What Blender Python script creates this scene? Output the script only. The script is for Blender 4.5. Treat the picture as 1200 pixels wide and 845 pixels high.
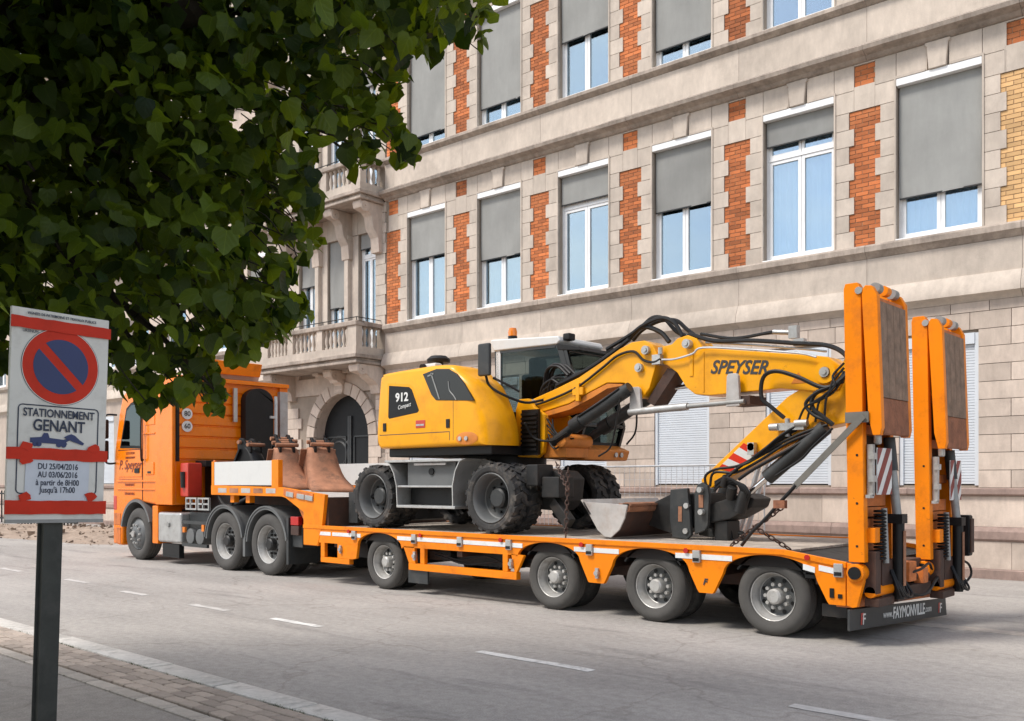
import bpy, bmesh, math, random
from mathutils import Vector, Matrix
for o in list(bpy.data.objects): bpy.data.objects.remove(o)
random.seed(7)
SC = bpy.context.scene
COL = SC.collection
# ------------------------------------------------------------------ camera
FPX, EYE, HORIZON = 1090.0, 1.54, 566.0           # focal length in photo pixels, eye height, horizon row
YAW = math.atan(1180 / FPX)
cd = bpy.data.cameras.new("camera"); cam = bpy.data.objects.new("camera", cd); COL.objects.link(cam)
cam.location = (0, 0, EYE); cam.rotation_euler = (math.pi/2, 0, math.pi/2 - YAW)
cd.sensor_width = 36; cd.lens = FPX / 1200 * 36; cd.shift_y = (HORIZON - 422.5) / 1200
cd.clip_start = 0.05; cd.clip_end = 2000
SC.camera = cam
# ------------------------------------------------------------------ sky and sun
SUN_DIR = Vector((-0.42, -0.91, 0)).normalized()
SUN_EL = math.radians(54)
w = bpy.data.worlds.new("World"); SC.world = w; w.use_nodes = True
nt = w.node_tree; nt.nodes.clear()
N = nt.nodes.new; Lk = nt.links.new
wo = N("ShaderNodeOutputWorld"); bg = N("ShaderNodeBackground"); sky = N("ShaderNodeTexSky")
sky.sky_type = 'NISHITA'; sky.sun_disc = False; sky.sun_elevation = SUN_EL
sky.sun_rotation = math.atan2(SUN_DIR.x, SUN_DIR.y); sky.air_density = 1.0; sky.dust_density = 1.5
tc = N("ShaderNodeTexCoord"); mp = N("ShaderNodeMapping"); mp.inputs['Scale'].default_value = (1, 1, 2.2)
nz = N("ShaderNodeTexNoise"); nz.inputs['Scale'].default_value = 2.3; nz.inputs['Detail'].default_value = 7; nz.inputs['Roughness'].default_value = .55
cr = N("ShaderNodeValToRGB"); cr.color_ramp.elements[0].position = .44; cr.color_ramp.elements[1].position = .74
cr.color_ramp.elements[0].color = (.12, .12, .12, 1)
mx = N("ShaderNodeMixRGB"); mx.inputs[2].default_value = (9.0, 8.8, 8.5, 1)
Lk(tc.outputs['Generated'], mp.inputs[0]); Lk(mp.outputs[0], nz.inputs['Vector']); Lk(nz.outputs['Fac'], cr.inputs[0])
Lk(cr.outputs[0], mx.inputs[0]); Lk(sky.outputs[0], mx.inputs[1]); Lk(mx.outputs[0], bg.inputs[0])
bg.inputs['Strength'].default_value = 0.098
Lk(bg.outputs[0], wo.inputs[0])
sl = bpy.data.lights.new("sun", 'SUN'); sl.energy = 1.5; sl.angle = math.radians(14); sl.color = (1, .95, .88)
so = bpy.data.objects.new("sun", sl); COL.objects.link(so)
sdir = Vector((SUN_DIR.x*math.cos(SUN_EL), SUN_DIR.y*math.cos(SUN_EL), math.sin(SUN_EL)))
so.rotation_euler = sdir.to_track_quat('Z', 'Y').to_euler(); so.location = (0, -20, 40)
vs = SC.view_settings; vs.view_transform = 'Standard'; vs.look = 'None'; vs.gamma = 1; vs.use_curve_mapping = False
vs.exposure = 1.08
SC.render.engine = 'CYCLES'; SC.render.resolution_x = 1024; SC.render.resolution_y = 721
SC.cycles.max_bounces = 6; SC.cycles.transparent_max_bounces = 10

# ------------------------------------------------------------------ materials
MATS = {}
def mat(name, col, rough=.6, metal=0., var=.12, vs=5., bump=0., bs=80., dirt=None, spec=.5, coat=0., rnd=0., isl=0., emit=None, grain=None, world=False, chips=None):
    """procedural surface: noise-mottled colour, optional dirt (colour, amount, scale), fine bump, per-piece variation"""
    if name in MATS: return MATS[name]
    m = bpy.data.materials.new(name); m.use_nodes = True; MATS[name] = m
    t = m.node_tree; n = t.nodes.new; l = t.links.new
    p = t.nodes['Principled BSDF']
    p.inputs['Roughness'].default_value = rough; p.inputs['Metallic'].default_value = metal
    p.inputs['Specular IOR Level'].default_value = spec
    if coat: p.inputs['Coat Weight'].default_value = coat; p.inputs['Coat Roughness'].default_value = .08
    c = n("ShaderNodeTexCoord") if not world else None; z = n("ShaderNodeTexNoise"); z.inputs['Scale'].default_value = vs; z.inputs['Detail'].default_value = 6
    z.inputs['Roughness'].default_value = .62
    XYZ = n('ShaderNodeNewGeometry').outputs['Position'] if world else c.outputs['Object']
    l(XYZ, z.inputs['Vector'])
    r = n("ShaderNodeMapRange"); r.inputs[1].default_value = .3; r.inputs[2].default_value = .7
    r.inputs[3].default_value = 1 - var; r.inputs[4].default_value = 1 + var
    l(z.outputs['Fac'], r.inputs[0]); val = r.outputs[0]
    if grain:
        zg = n('ShaderNodeTexNoise'); zg.inputs['Scale'].default_value = grain[1]; zg.inputs['Detail'].default_value = 5; zg.inputs['Roughness'].default_value = .7; mg = n('ShaderNodeMapping'); mg.inputs['Scale'].default_value = (1, 1, grain[2]); l(XYZ, mg.inputs[0]); l(mg.outputs[0], zg.inputs['Vector'])
        rg = n('ShaderNodeMapRange'); rg.inputs[1].default_value = .3; rg.inputs[2].default_value = .7; rg.inputs[3].default_value = 1 - grain[0]; rg.inputs[4].default_value = 1 + grain[0]; l(zg.outputs['Fac'], rg.inputs[0])
        kg = n('ShaderNodeMath'); kg.operation = 'MULTIPLY'; l(val, kg.inputs[0]); l(rg.outputs[0], kg.inputs[1]); val = kg.outputs[0]
    def mul(a, src, amt):
        q = n("ShaderNodeMapRange"); q.inputs[3].default_value = 1 - amt; q.inputs[4].default_value = 1 + amt; l(src, q.inputs[0])
        k = n("ShaderNodeMath"); k.operation = 'MULTIPLY'; l(a, k.inputs[0]); l(q.outputs[0], k.inputs[1]); return k.outputs[0]
    if rnd: val = mul(val, n("ShaderNodeObjectInfo").outputs['Random'], rnd)
    if isl: val = mul(val, n("ShaderNodeNewGeometry").outputs['Random Per Island'], isl)
    v = n("ShaderNodeVectorMath"); v.operation = 'SCALE'; v.inputs[0].default_value = col; l(val, v.inputs['Scale']); out = v.outputs[0]
    if dirt:
        dc, da, ds = dirt
        d = n("ShaderNodeTexNoise"); d.inputs['Scale'].default_value = ds; d.inputs['Detail'].default_value = 9; d.inputs['Roughness'].default_value = .7
        l(XYZ, d.inputs['Vector'])
        q = n("ShaderNodeMapRange"); q.inputs[1].default_value = .5; q.inputs[2].default_value = .72; q.inputs[4].default_value = da
        l(d.outputs['Fac'], q.inputs[0])
        x = n("ShaderNodeMixRGB"); x.inputs[2].default_value = (*dc, 1); l(q.outputs[0], x.inputs[0]); l(out, x.inputs[1]); out = x.outputs[0]
        q2 = n("ShaderNodeMapRange"); q2.inputs[3].default_value = rough; q2.inputs[4].default_value = min(1, rough + .35); l(q.outputs[0], q2.inputs[0])
        l(q2.outputs[0], p.inputs['Roughness'])
    if chips:
        d2 = n('ShaderNodeTexNoise'); d2.inputs['Scale'].default_value = chips[2]; d2.inputs['Detail'].default_value = 8; d2.inputs['Roughness'].default_value = .75; l(XYZ, d2.inputs['Vector'])
        q3 = n('ShaderNodeMapRange'); q3.inputs[1].default_value = .64; q3.inputs[2].default_value = .70; q3.inputs[4].default_value = chips[1]; l(d2.outputs['Fac'], q3.inputs[0])
        x3 = n('ShaderNodeMixRGB'); x3.inputs[2].default_value = (*chips[0], 1); l(q3.outputs[0], x3.inputs[0]); l(out, x3.inputs[1]); out = x3.outputs[0]
    if emit: p.inputs['Emission Color'].default_value = (*col, 1); p.inputs['Emission Strength'].default_value = emit
    l(out, p.inputs['Base Color'])
    if bump:
        b = n("ShaderNodeBump"); b.inputs['Strength'].default_value = bump; b.inputs['Distance'].default_value = .01
        f = n("ShaderNodeTexNoise"); f.inputs['Scale'].default_value = bs; f.inputs['Detail'].default_value = 6
        l(XYZ, f.inputs['Vector']); l(f.outputs['Fac'], b.inputs['Height']); l(b.outputs[0], p.inputs['Normal'])
    return m
GREY = (.16, .14, .12)
mat('orange', (.86, .232, .001), .42, var=.05, vs=2, dirt=((.40, .10, .008), .65, 2.4), spec=.25, coat=.05, bump=.04, bs=25, chips=((.16, .05, .02), .7, 16))
mat('cab_orange', (.86, .205, .001), .25, var=.06, vs=2, dirt=((.48, .11, .008), .45, 2.6), spec=.35, coat=.2)
mat('orange_worn', (.58, .16, .03), .55, var=.2, vs=7, dirt=((.20, .07, .035), .8, 4), bump=.15, bs=50)
mat('yellow', (.86, .375, .004), .32, var=.04, vs=2, dirt=((.50, .19, .015), .5, 2.2), spec=.28, coat=.1, chips=((.20, .08, .02), .6, 14))
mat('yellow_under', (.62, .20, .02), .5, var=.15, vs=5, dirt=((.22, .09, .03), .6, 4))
mat('white_paint', (.62, .62, .60), .4, var=.05, dirt=((.45, .42, .37), .35, 5))
mat('reflective_white', (.72, .73, .73), .35, var=.05, dirt=((.42, .38, .33), .4, 9))
mat('red', (.50, .035, .02), .35, var=.1, coat=.2)
mat('red_lens', (.45, .012, .01), .12, var=.1, coat=.5)
mat('amber_lens', (.75, .20, .01), .15, coat=.5)
mat('rubber', (.028, .027, .026), .85, var=.2, vs=8, dirt=((.15, .135, .12), .5, 5), bump=.2, bs=60)
mat('rubber_dusty', (.075, .071, .066), .9, var=.18, vs=6, dirt=((.07, .065, .06), .5, 6), bump=.15, bs=70)
mat('lug_rubber', (.032, .032, .032), .85, var=.25, vs=5, dirt=((.20, .17, .14), .65, 5), bump=.3, bs=40)
mat('black', (.006, .006, .0065), .5, var=.2, dirt=((.03, .028, .026), .4, 6), spec=.35)
mat('black_gloss', (.01, .011, .012), .18, var=.1)
mat('dark_steel', (.022, .022, .022), .5, metal=.3, var=.3, dirt=((.06, .047, .038), .6, 5), bump=.15)
mat('grey_steel', (.30, .30, .29), .45, metal=.3, var=.15, dirt=((.14, .12, .10), .6, 5), bump=.1)
mat('dark_grey', (.03, .033, .034), .5, var=.15, dirt=((.085, .078, .07), .5, 5))
mat('mud_grey', (.12, .124, .124), .5, var=.12, dirt=((.10, .095, .09), .4, 5))
mat('silver', (.48, .48, .47), .38, metal=.6, var=.12, dirt=((.2, .17, .14), .5, 7))
mat('rim_steel', (.46, .45, .43), .45, metal=.3, var=.15, dirt=((.16, .13, .10), .7, 6))
mat('chrome', (.75, .75, .75), .12, metal=1, var=.03)
mat('rust', (.26, .10, .05), .8, var=.3, vs=6, dirt=((.10, .05, .035), .7, 7), bump=.4, bs=40)
mat('rust_pale', (.33, .15, .082), .8, var=.4, vs=3, dirt=((.11, .07, .05), .95, 4.5), bump=.3, bs=40)
mat('worn_white', (.44, .42, .40), .7, var=.12, vs=7, dirt=((.33, .25, .2), .6, 6), bump=.15)
mat('brown_steel', (.055, .028, .02), .7, var=.3, dirt=((.13, .055, .03), .6, 6), bump=.2)
mat('wood_ramp', (.22, .145, .10), .85, var=.35, vs=9, dirt=((.22, .17, .13), .5, 12), bump=.4, bs=60, isl=.2)
mat('plank', (.40, .345, .29), .85, var=.3, vs=8, dirt=((.25, .22, .18), .5, 7), bump=.3, rnd=.2)
mat('hose', (.009, .009, .0095), .5, var=.2, dirt=((.03, .027, .024), .4, 20), spec=.35)
mat('strap', (.16, .15, .13), .9, var=.2, bump=.3, bs=200)
mat('stone', (.52, .446, .374), .85, var=.12, vs=1.3, dirt=((.33, .28, .235), .6, 1.1), bump=.25, bs=45, rnd=.10, grain=(.10, 9, .3), world=True)
mat('stone_warm', (.52, .43, .357), .85, var=.1, vs=1.3, dirt=((.33, .265, .22), .6, 1.2), bump=.25, bs=45, rnd=.16, grain=(.12, 9, .3), world=True)
mat('stone_dark', (.30, .215, .18), .85, var=.16, vs=2, dirt=((.16, .12, .105), .6, 1.6), bump=.3, bs=45, rnd=.1, grain=(.2, 8, .4), world=True)
mat('stone_weathered', (.36, .30, .25), .9, var=.18, vs=1.6, dirt=((.11, .09, .075), .75, 1.5), bump=.3, bs=45, rnd=.06, grain=(.24, 8, .3), world=True)
mat('mortar', (.30, .245, .195), .95, var=.1)
mat('brick_mortar', (.42, .30, .20), .95, var=.12)
mat('brick', (.42, .125, .038), .85, var=.28, vs=1.1, dirt=((.45, .22, .10), .4, 2.2), bump=.3, bs=60, rnd=.3, isl=.35, world=True)
mat('brick_tan', (.62, .38, .17), .85, var=.15, vs=2, bump=.3, bs=60, rnd=.22, isl=.2, world=True)
mat('pvc', (.82, .82, .81), .35, var=.03, dirt=((.55, .53, .5), .25, 4))
mat('blind', (.27, .27, .255), .85, var=.1, vs=1.2, rnd=.14, bump=.06, bs=300, grain=(.06, 5, .2), world=True)
mat('shutter', (.60, .63, .66), .5, var=.05, dirt=((.42, .42, .42), .3, 2.5))
mat('curtain', (.86, .88, .88), .9, var=.05)
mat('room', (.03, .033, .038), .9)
mat('door_dark', (.010, .011, .012), .6, var=.2, spec=.3)
mat('bark', (.05, .04, .032), .95, var=.3, vs=9, bump=.6, bs=25)
mat('sign_white', (.72, .70, .64), .45, var=.06, dirt=((.34, .31, .26), .4, 9))
mat('sign_red', (.60, .03, .008), .45, var=.1, dirt=((.38, .03, .012), .4, 14), spec=.25)
mat('sign_blue', (.02, .035, .13), .4, var=.08)
mat('sign_ink', (.02, .03, .06), .5)
mat('paper', (.62, .65, .70), .7, var=.06, vs=14)
mat('post_steel', (.05, .053, .048), .5, metal=.5, var=.3, vs=6, dirt=((.11, .105, .095), .6, 8))
mat('galvanised', (.52, .53, .54), .4, metal=.6, var=.15)
mat('paint_road', (.68, .67, .645), .8, var=.15, vs=12, dirt=((.25, .235, .22), .95, 5))
mat('paint_faint', (.52, .50, .475), .85, var=.15, vs=12, dirt=((.32, .30, .275), .9, 4))
mat('kerb_granite', (.56, .53, .49), .85, var=.15, vs=14, dirt=((.27, .25, .22), .6, 8), bump=.3, rnd=.12)
mat('paver', (.34, .28, .235), .9, var=.15, vs=18, dirt=((.12, .10, .085), .5, 10), bump=.3, rnd=.22, isl=.22)
mat('paver_pale', (.42, .375, .33), .9, var=.15, vs=18, dirt=((.18, .15, .13), .5, 10), bump=.3, rnd=.15)
mat('joint_sand', (.10, .085, .06), .95, var=.2)
mat('moss', (.07, .10, .02), .95, var=.4, vs=20)
mat('rubble', (.26, .20, .155), .95, var=.25, vs=6, isl=.25, bump=.4)
mat('sticker', (.04, .04, .042), .4)
mat('red_script', (.16, .02, .012), .5)
mat('dull_red', (.23, .03, .022), .5, var=.15, dirt=((.12, .05, .04), .4, 9))
mat('plate_white', (.7, .7, .68), .4)
# glass: mirror-like sky reflection over what lies behind
def glass(name, tint, refl, hi=None):
    m = bpy.data.materials.new(name); m.use_nodes = True; MATS[name] = m; t = m.node_tree; t.nodes.clear()
    n = t.nodes.new; l = t.links.new
    o = n("ShaderNodeOutputMaterial"); a = n("ShaderNodeBsdfTransparent"); a.inputs[0].default_value = (*tint, 1)
    g = n("ShaderNodeBsdfGlossy"); g.inputs['Roughness'].default_value = .02; g.inputs[0].default_value = (.68, .83, .92, 1)
    f = n("ShaderNodeLayerWeight"); f.inputs[0].default_value = .35
    r = n("ShaderNodeMapRange"); r.inputs[3].default_value = refl; r.inputs[4].default_value = hi or min(1, refl*2 + .25); l(f.outputs['Fresnel'], r.inputs[0])
    x = n("ShaderNodeMixShader"); l(r.outputs[0], x.inputs[0]); l(a.outputs[0], x.inputs[1]); l(g.outputs[0], x.inputs[2]); l(x.outputs[0], o.inputs[0])
    return m
glass('window_glass', (.88, .92, .95), .30)
glass('cab_glass', (.42, .47, .46), .008, .09)
glass('dark_glass', (.12, .13, .13), .12)
def asphalt(name, c1, c2, patch):
    m = bpy.data.materials.new(name); m.use_nodes = True; MATS[name] = m; t = m.node_tree; n = t.nodes.new; l = t.links.new; p = t.nodes['Principled BSDF']
    c = n("ShaderNodeTexCoord"); p.inputs['Roughness'].default_value = .88
    def noise(s, d, sc=(1, 1, 1)):
        mm = n("ShaderNodeMapping"); mm.inputs['Scale'].default_value = sc; z = n("ShaderNodeTexNoise"); z.inputs['Scale'].default_value = s; z.inputs['Detail'].default_value = d
        z.inputs['Roughness'].default_value = .6; l(c.outputs['Object'], mm.inputs[0]); l(mm.outputs[0], z.inputs['Vector']); return z.outputs['Fac']
    def rng(src, a, b, lo, hi):
        q = n("ShaderNodeMapRange"); q.inputs[1].default_value = a; q.inputs[2].default_value = b; q.inputs[3].default_value = lo; q.inputs[4].default_value = hi; l(src, q.inputs[0]); return q.outputs[0]
    x = n("ShaderNodeMixRGB"); x.inputs[1].default_value = (*c1, 1); x.inputs[2].default_value = (*c2, 1)
    l(rng(noise(.55, 8, (.5, 1.3, 1)), .38, .64, 0, 1), x.inputs[0]); out = x.outputs[0]
    # darker patches: worn tracks, oil stains
    y = n("ShaderNodeMixRGB"); y.blend_type = 'MULTIPLY'; y.inputs[2].default_value = (*patch, 1)
    l(rng(noise(.9, 5, (.35, 2.2, 1)), .58, .74, 0, .8), y.inputs[0]); l(out, y.inputs[1]); out = y.outputs[0]
    # aggregate speckle
    s = n("ShaderNodeMixRGB"); s.blend_type = 'MULTIPLY'; s.inputs[0].default_value = 1
    s0 = n('ShaderNodeMath'); s0.operation = 'MULTIPLY'; l(rng(noise(90, 4), .3, .7, .74, 1.26), s0.inputs[0]); l(rng(noise(14, 6), .32, .68, .86, 1.14), s0.inputs[1]); q = s0.outputs[0]; l(out, s.inputs[1]); l(q, s.inputs[2]); out = s.outputs[0]
    # thin cracks
    v = n("ShaderNodeTexVoronoi"); v.feature = 'DISTANCE_TO_EDGE'; v.inputs['Scale'].default_value = .38
    mm = n("ShaderNodeVectorMath"); mm.operation = 'ADD'; zz = n("ShaderNodeTexNoise"); zz.inputs['Scale'].default_value = 1.7; zz.inputs['Detail'].default_value = 6
    l(c.outputs['Object'], zz.inputs['Vector']); l(c.outputs['Object'], mm.inputs[0]); l(zz.outputs['Color'], mm.inputs[1]); l(mm.outputs[0], v.inputs['Vector'])
    k = n("ShaderNodeMixRGB"); k.blend_type = 'MULTIPLY'; k.inputs[2].default_value = (.72, .7, .68, 1)
    l(rng(v.outputs['Distance'], .0, .012, .7, 0), k.inputs[0]); l(out, k.inputs[1]); out = k.outputs[0]
    l(out, p.inputs['Base Color'])
    b = n("ShaderNodeBump"); b.inputs['Strength'].default_value = .35; b.inputs['Distance'].default_value = .006; l(noise(150, 4), b.inputs['Height']); l(b.outputs[0], p.inputs['Normal'])
asphalt('road_asphalt', (.30, .279, .257), (.395, .367, .338), (.52, .52, .53))
asphalt('path_asphalt', (.25, .226, .204), (.30, .272, .246), (.75, .75, .75))
asphalt('earth', (.25, .22, .19), (.30, .27, .23), (.8, .8, .8))
# translucent leaves
def leafmat(name, c1, c2):
    m = bpy.data.materials.new(name); m.use_nodes = True; MATS[name] = m; t = m.node_tree; t.nodes.clear(); n = t.nodes.new; l = t.links.new
    o = n("ShaderNodeOutputMaterial"); g = n("ShaderNodeNewGeometry"); oi = n("ShaderNodeObjectInfo")
    ad = n("ShaderNodeMath"); ad.operation = 'ADD'; l(g.outputs['Random Per Island'], ad.inputs[0]); l(oi.outputs['Random'], ad.inputs[1])
    fr = n("ShaderNodeMath"); fr.operation = 'FRACT'; l(ad.outputs[0], fr.inputs[0])
    x = n("ShaderNodeMixRGB"); x.inputs[1].default_value = (*c1, 1); x.inputs[2].default_value = (*c2, 1); l(fr.outputs[0], x.inputs[0])
    # midrib and side veins from the leaf's own flat coordinates
    uv = n('ShaderNodeTexCoord'); sx = n('ShaderNodeSeparateXYZ'); l(uv.outputs['UV'], sx.inputs[0])
    def mth(op, a, b=None):
        k = n('ShaderNodeMath'); k.operation = op
        for i, q in enumerate((a, b)):
            if q is None: continue
            if isinstance(q, (int, float)): k.inputs[i].default_value = q
            else: l(q, k.inputs[i])
        return k.outputs[0]
    ax_ = mth('ABSOLUTE', sx.outputs[0]); rib = mth('LESS_THAN', ax_, .018)
    sv = mth('LESS_THAN', mth('ABSOLUTE', mth('SINE', mth('MULTIPLY', mth('SUBTRACT', sx.outputs[1], mth('MULTIPLY', ax_, .9)), 22.0))), .14)
    vein = mth('MAXIMUM', rib, mth('MULTIPLY', sv, .6))
    xv = n('ShaderNodeMixRGB'); xv.blend_type = 'MULTIPLY'; xv.inputs[2].default_value = (1.35, 1.28, 1.35, 1); l(vein, xv.inputs[0]); l(x.outputs[0], xv.inputs[1]); x = xv
    p = n("ShaderNodeBsdfPrincipled"); p.inputs['Roughness'].default_value = .45; l(x.outputs[0], p.inputs['Base Color'])
    bu = n('ShaderNodeBump'); bu.inputs['Strength'].default_value = .18; bu.inputs['Distance'].default_value = .004; l(mth('SINE', mth('MULTIPLY', mth('SUBTRACT', sx.outputs[1], mth('MULTIPLY', ax_, .9)), 22.0)), bu.inputs['Height']); l(bu.outputs[0], p.inputs['Normal'])
    p.inputs['Specular IOR Level'].default_value = .35
    tr = n("ShaderNodeBsdfTranslucent"); y = n("ShaderNodeMixRGB"); y.blend_type = 'MULTIPLY'; y.inputs[0].default_value = 1; y.inputs[2].default_value = (2.2, 1.9, .4, 1)
    l(x.outputs[0], y.inputs[1]); l(y.outputs[0], tr.inputs[0])
    s = n("ShaderNodeMixShader"); s.inputs[0].default_value = .5; l(p.outputs[0], s.inputs[1]); l(tr.outputs[0], s.inputs[2]); l(s.outputs[0], o.inputs[0])
leafmat('leaf', (.011, .030, .006), (.135, .205, .022))

# ------------------------------------------------------------------ builders
def rootof(o):
    while o.parent: o = o.parent
    return o
def tag(o, label=None, cat=None, group=None, kind=None):
    if label: o['label'] = label
    if cat: o['category'] = cat
    if group: o['group'] = group
    if kind: o['kind'] = kind
    return o
def thing(name, loc, label, cat, group=None, rz=0):
    o = bpy.data.objects.new(name, None); COL.objects.link(o); o.location = loc; o.rotation_euler = (0, 0, rz); o.empty_display_size = .3
    return tag(o, label, cat, group)
def smooth_round(pts, per=6):
    """Catmull-Rom through points"""
    P = [Vector(p) for p in pts]; P = [P[0]*2 - P[1]] + P + [P[-1]*2 - P[-2]]; out = []
    for i in range(1, len(P) - 2):
        a, b, c, d = P[i-1], P[i], P[i+1], P[i+2]
        for k in range(per):
            t = k / per
            out.append(.5*((2*b) + (c - a)*t + (2*a - 5*b + 4*c - d)*t*t + (3*b - a - 3*c + d)*t**3))
    out.append(P[-2]); return out
class MB:
    def __init__(s): s.v = []; s.f = []
    def add(s, vs, fs):
        k = len(s.v); s.v += [tuple(p) for p in vs]; s.f += [tuple(i + k for i in f) for f in fs]; return s
    def box(s, x0, x1, y0, y1, z0, z1):
        return s.add([(x0,y0,z0),(x1,y0,z0),(x1,y1,z0),(x0,y1,z0),(x0,y0,z1),(x1,y0,z1),(x1,y1,z1),(x0,y1,z1)],
                     [(3,2,1,0),(4,5,6,7),(0,1,5,4),(1,2,6,5),(2,3,7,6),(3,0,4,7)])
    def obox(s, a, b, w, h, up=(0, 0, 1)):
        """bar from a to b, width w (sideways), height h (along up)"""
        a, b, up = Vector(a), Vector(b), Vector(up); d = (b - a).normalized(); sd = d.cross(up).normalized(); u2 = sd.cross(d)
        vs = [p + sd*w/2*i + u2*h/2*j for p in (a, b) for i, j in ((-1,-1),(1,-1),(1,1),(-1,1))]
        return s.add(vs, [(0,1,2,3),(7,6,5,4),(0,4,5,1),(1,5,6,2),(2,6,7,3),(3,7,4,0)])
    def prism(s, poly, y0, y1, ax='y'):
        """polygon of (x,z) [ax y], (y,z) [ax x] or (x,y) [ax z], pushed from y0 to y1 along the axis"""
        def P(p, t): return (p[0], t, p[1]) if ax == 'y' else ((t, p[0], p[1]) if ax == 'x' else (p[0], p[1], t))
        n = len(poly); vs = [P(p, y0) for p in poly] + [P(p, y1) for p in poly]
        return s.add(vs, [tuple(range(n)), tuple(range(2*n - 1, n - 1, -1))] + [(i, i + n, (i + 1) % n + n, (i + 1) % n) for i in range(n)])
    def lathe(s, prof, o, axis, n=32, closed=False):
        """profile of (radius, distance along axis) spun round the axis through o"""
        o, axis = Vector(o), Vector(axis).normalized(); e = axis.orthogonal().normalized(); g = axis.cross(e); m = len(prof)
        vs = [o + axis*t + (e*math.cos(2*math.pi*i/n) + g*math.sin(2*math.pi*i/n))*r for i in range(n) for r, t in prof]
        fs = [(i*m + j, ((i+1) % n)*m + j, ((i+1) % n)*m + j + 1, i*m + j + 1) for i in range(n) for j in range(m - 1)]
        if closed: fs += [(i*m + m - 1, ((i+1) % n)*m + m - 1, ((i+1) % n)*m, i*m) for i in range(n)]
        return s.add(vs, fs)
    def cyl(s, a, b, r, r2=None, n=14):
        a, b = Vector(a), Vector(b); L = (b - a).length; r2 = r if r2 is None else r2
        return s.lathe([(.0001, 0), (r, 0), (r2, L), (.0001, L)], a, b - a, n)
    def tube(s, pts, r, n=8, sm=True, per=5):
        P = smooth_round(pts, per) if sm and len(pts) > 2 else [Vector(p) for p in pts]
        rr = r if callable(r) else (lambda t: r); m = len(P); vs = []; up = Vector((0, 0, 1)); pe = None
        for i, p in enumerate(P):
            d = (P[min(i+1, m-1)] - P[max(i-1, 0)]).normalized()
            e = (d.orthogonal() if pe is None else (pe - d*pe.dot(d)))
            e = e.normalized() if e.length > 1e-6 else d.orthogonal().normalized(); pe = e; g = d.cross(e)
            q = rr(i/(m-1)); vs += [p + (e*math.cos(2*math.pi*k/n) + g*math.sin(2*math.pi*k/n))*q for k in range(n)]
        fs = [(i*n + k, i*n + (k+1) % n, (i+1)*n + (k+1) % n, (i+1)*n + k) for i in range(m-1) for k in range(n)]
        fs += [tuple(range(n-1, -1, -1)), tuple(range((m-1)*n, m*n))]
        return s.add(vs, fs)
    def pieces(s):
        """shapes that do not touch, as builders of their own (a few large ones only)"""
        n = len(s.v); up = list(range(n))
        def find(i):
            while up[i] != i: up[i] = up[up[i]]; i = up[i]
            return i
        for f in s.f:
            for j in f[1:]: up[find(j)] = find(f[0])
        isl = {}
        for i in range(n): isl.setdefault(find(i), []).append(i)
        if len(isl) < 2 or len(isl) > 24: return [s]
        bb = [[[min(s.v[i][k] for i in ids) - .003 for k in range(3)], [max(s.v[i][k] for i in ids) + .003 for k in range(3)], ids] for ids in isl.values()]
        go = True
        while go:
            go = False
            for a in range(len(bb)):
                for b in range(a + 1, len(bb)):
                    if all(bb[a][0][k] <= bb[b][1][k] and bb[b][0][k] <= bb[a][1][k] for k in range(3)):
                        A, Bq = bb[a], bb.pop(b); A[0] = [min(x, y) for x, y in zip(A[0], Bq[0])]; A[1] = [max(x, y) for x, y in zip(A[1], Bq[1])]; A[2] += Bq[2]; go = True; break
                if go: break
        if len(bb) < 2 or len(bb) > 12 or min(max(h - l for l, h in zip(x[0], x[1])) for x in bb) < .12: return [s]
        out = []
        for x in bb:
            ids = set(x[2]); mp_ = {i: k for k, i in enumerate(sorted(ids))}; q = MB(); q.v = [s.v[i] for i in sorted(ids)]; q.f = [tuple(mp_[i] for i in f) for f in s.f if f[0] in ids]; out.append(q)
        return out
    def mesh(s, name, bevel=0, seg=2, ang=35, flat=False):
        me = bpy.data.meshes.new(name); me.from_pydata(s.v, [], s.f); bm = bmesh.new(); bm.from_mesh(me)
        bmesh.ops.remove_doubles(bm, verts=bm.verts, dist=1e-5)
        bmesh.ops.recalc_face_normals(bm, faces=bm.faces)
        if bevel:
            ed = [e for e in bm.edges if len(e.link_faces) == 2 and e.calc_face_angle(0) > math.radians(30)]
            if ed: bmesh.ops.bevel(bm, geom=ed, offset=bevel, segments=seg, profile=.5, affect='EDGES', clamp_overlap=True)
        bm.to_mesh(me); bm.free()
        if not flat:
            for p in me.polygons: p.use_smooth = True
            me.set_sharp_from_angle(angle=math.radians(ang))
        return me
    def build(s, name, m, parent=None, bevel=0, seg=2, local=False, label=None, cat=None, group=None, kind=None, ang=35, flat=False, origin=None):
        if parent is not None and kind is None:
            ps = s.pieces()
            if len(ps) > 1:
                for q in ps[1:]: q.build(name, m, parent, bevel, seg, local, label, cat, group, 'part', ang, flat, origin)
                s.v, s.f = ps[0].v, ps[0].f
        if kind == 'part': kind = None
        if parent is not None:
            off = Vector((0, 0, 0)) if local else rootof(parent).location
        else:
            xs = list(zip(*s.v)); off = Vector(origin) if origin else Vector(((min(xs[0])+max(xs[0]))/2, (min(xs[1])+max(xs[1]))/2, min(xs[2])))
        if off.length: s.v = [(a - off.x, b - off.y, c - off.z) for a, b, c in s.v]
        me = s.mesh(name, bevel, seg, ang, flat); me.materials.append(MATS[m])
        o = bpy.data.objects.new(name, me); COL.objects.link(o)
        if parent is not None: o.parent = parent
        else: o.location = off
        if bevel and not flat:
            wn = o.modifiers.new('weighted_normal', 'WEIGHTED_NORMAL'); wn.keep_sharp = True; wn.weight = 80
        return tag(o, label, cat, group, kind)
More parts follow.
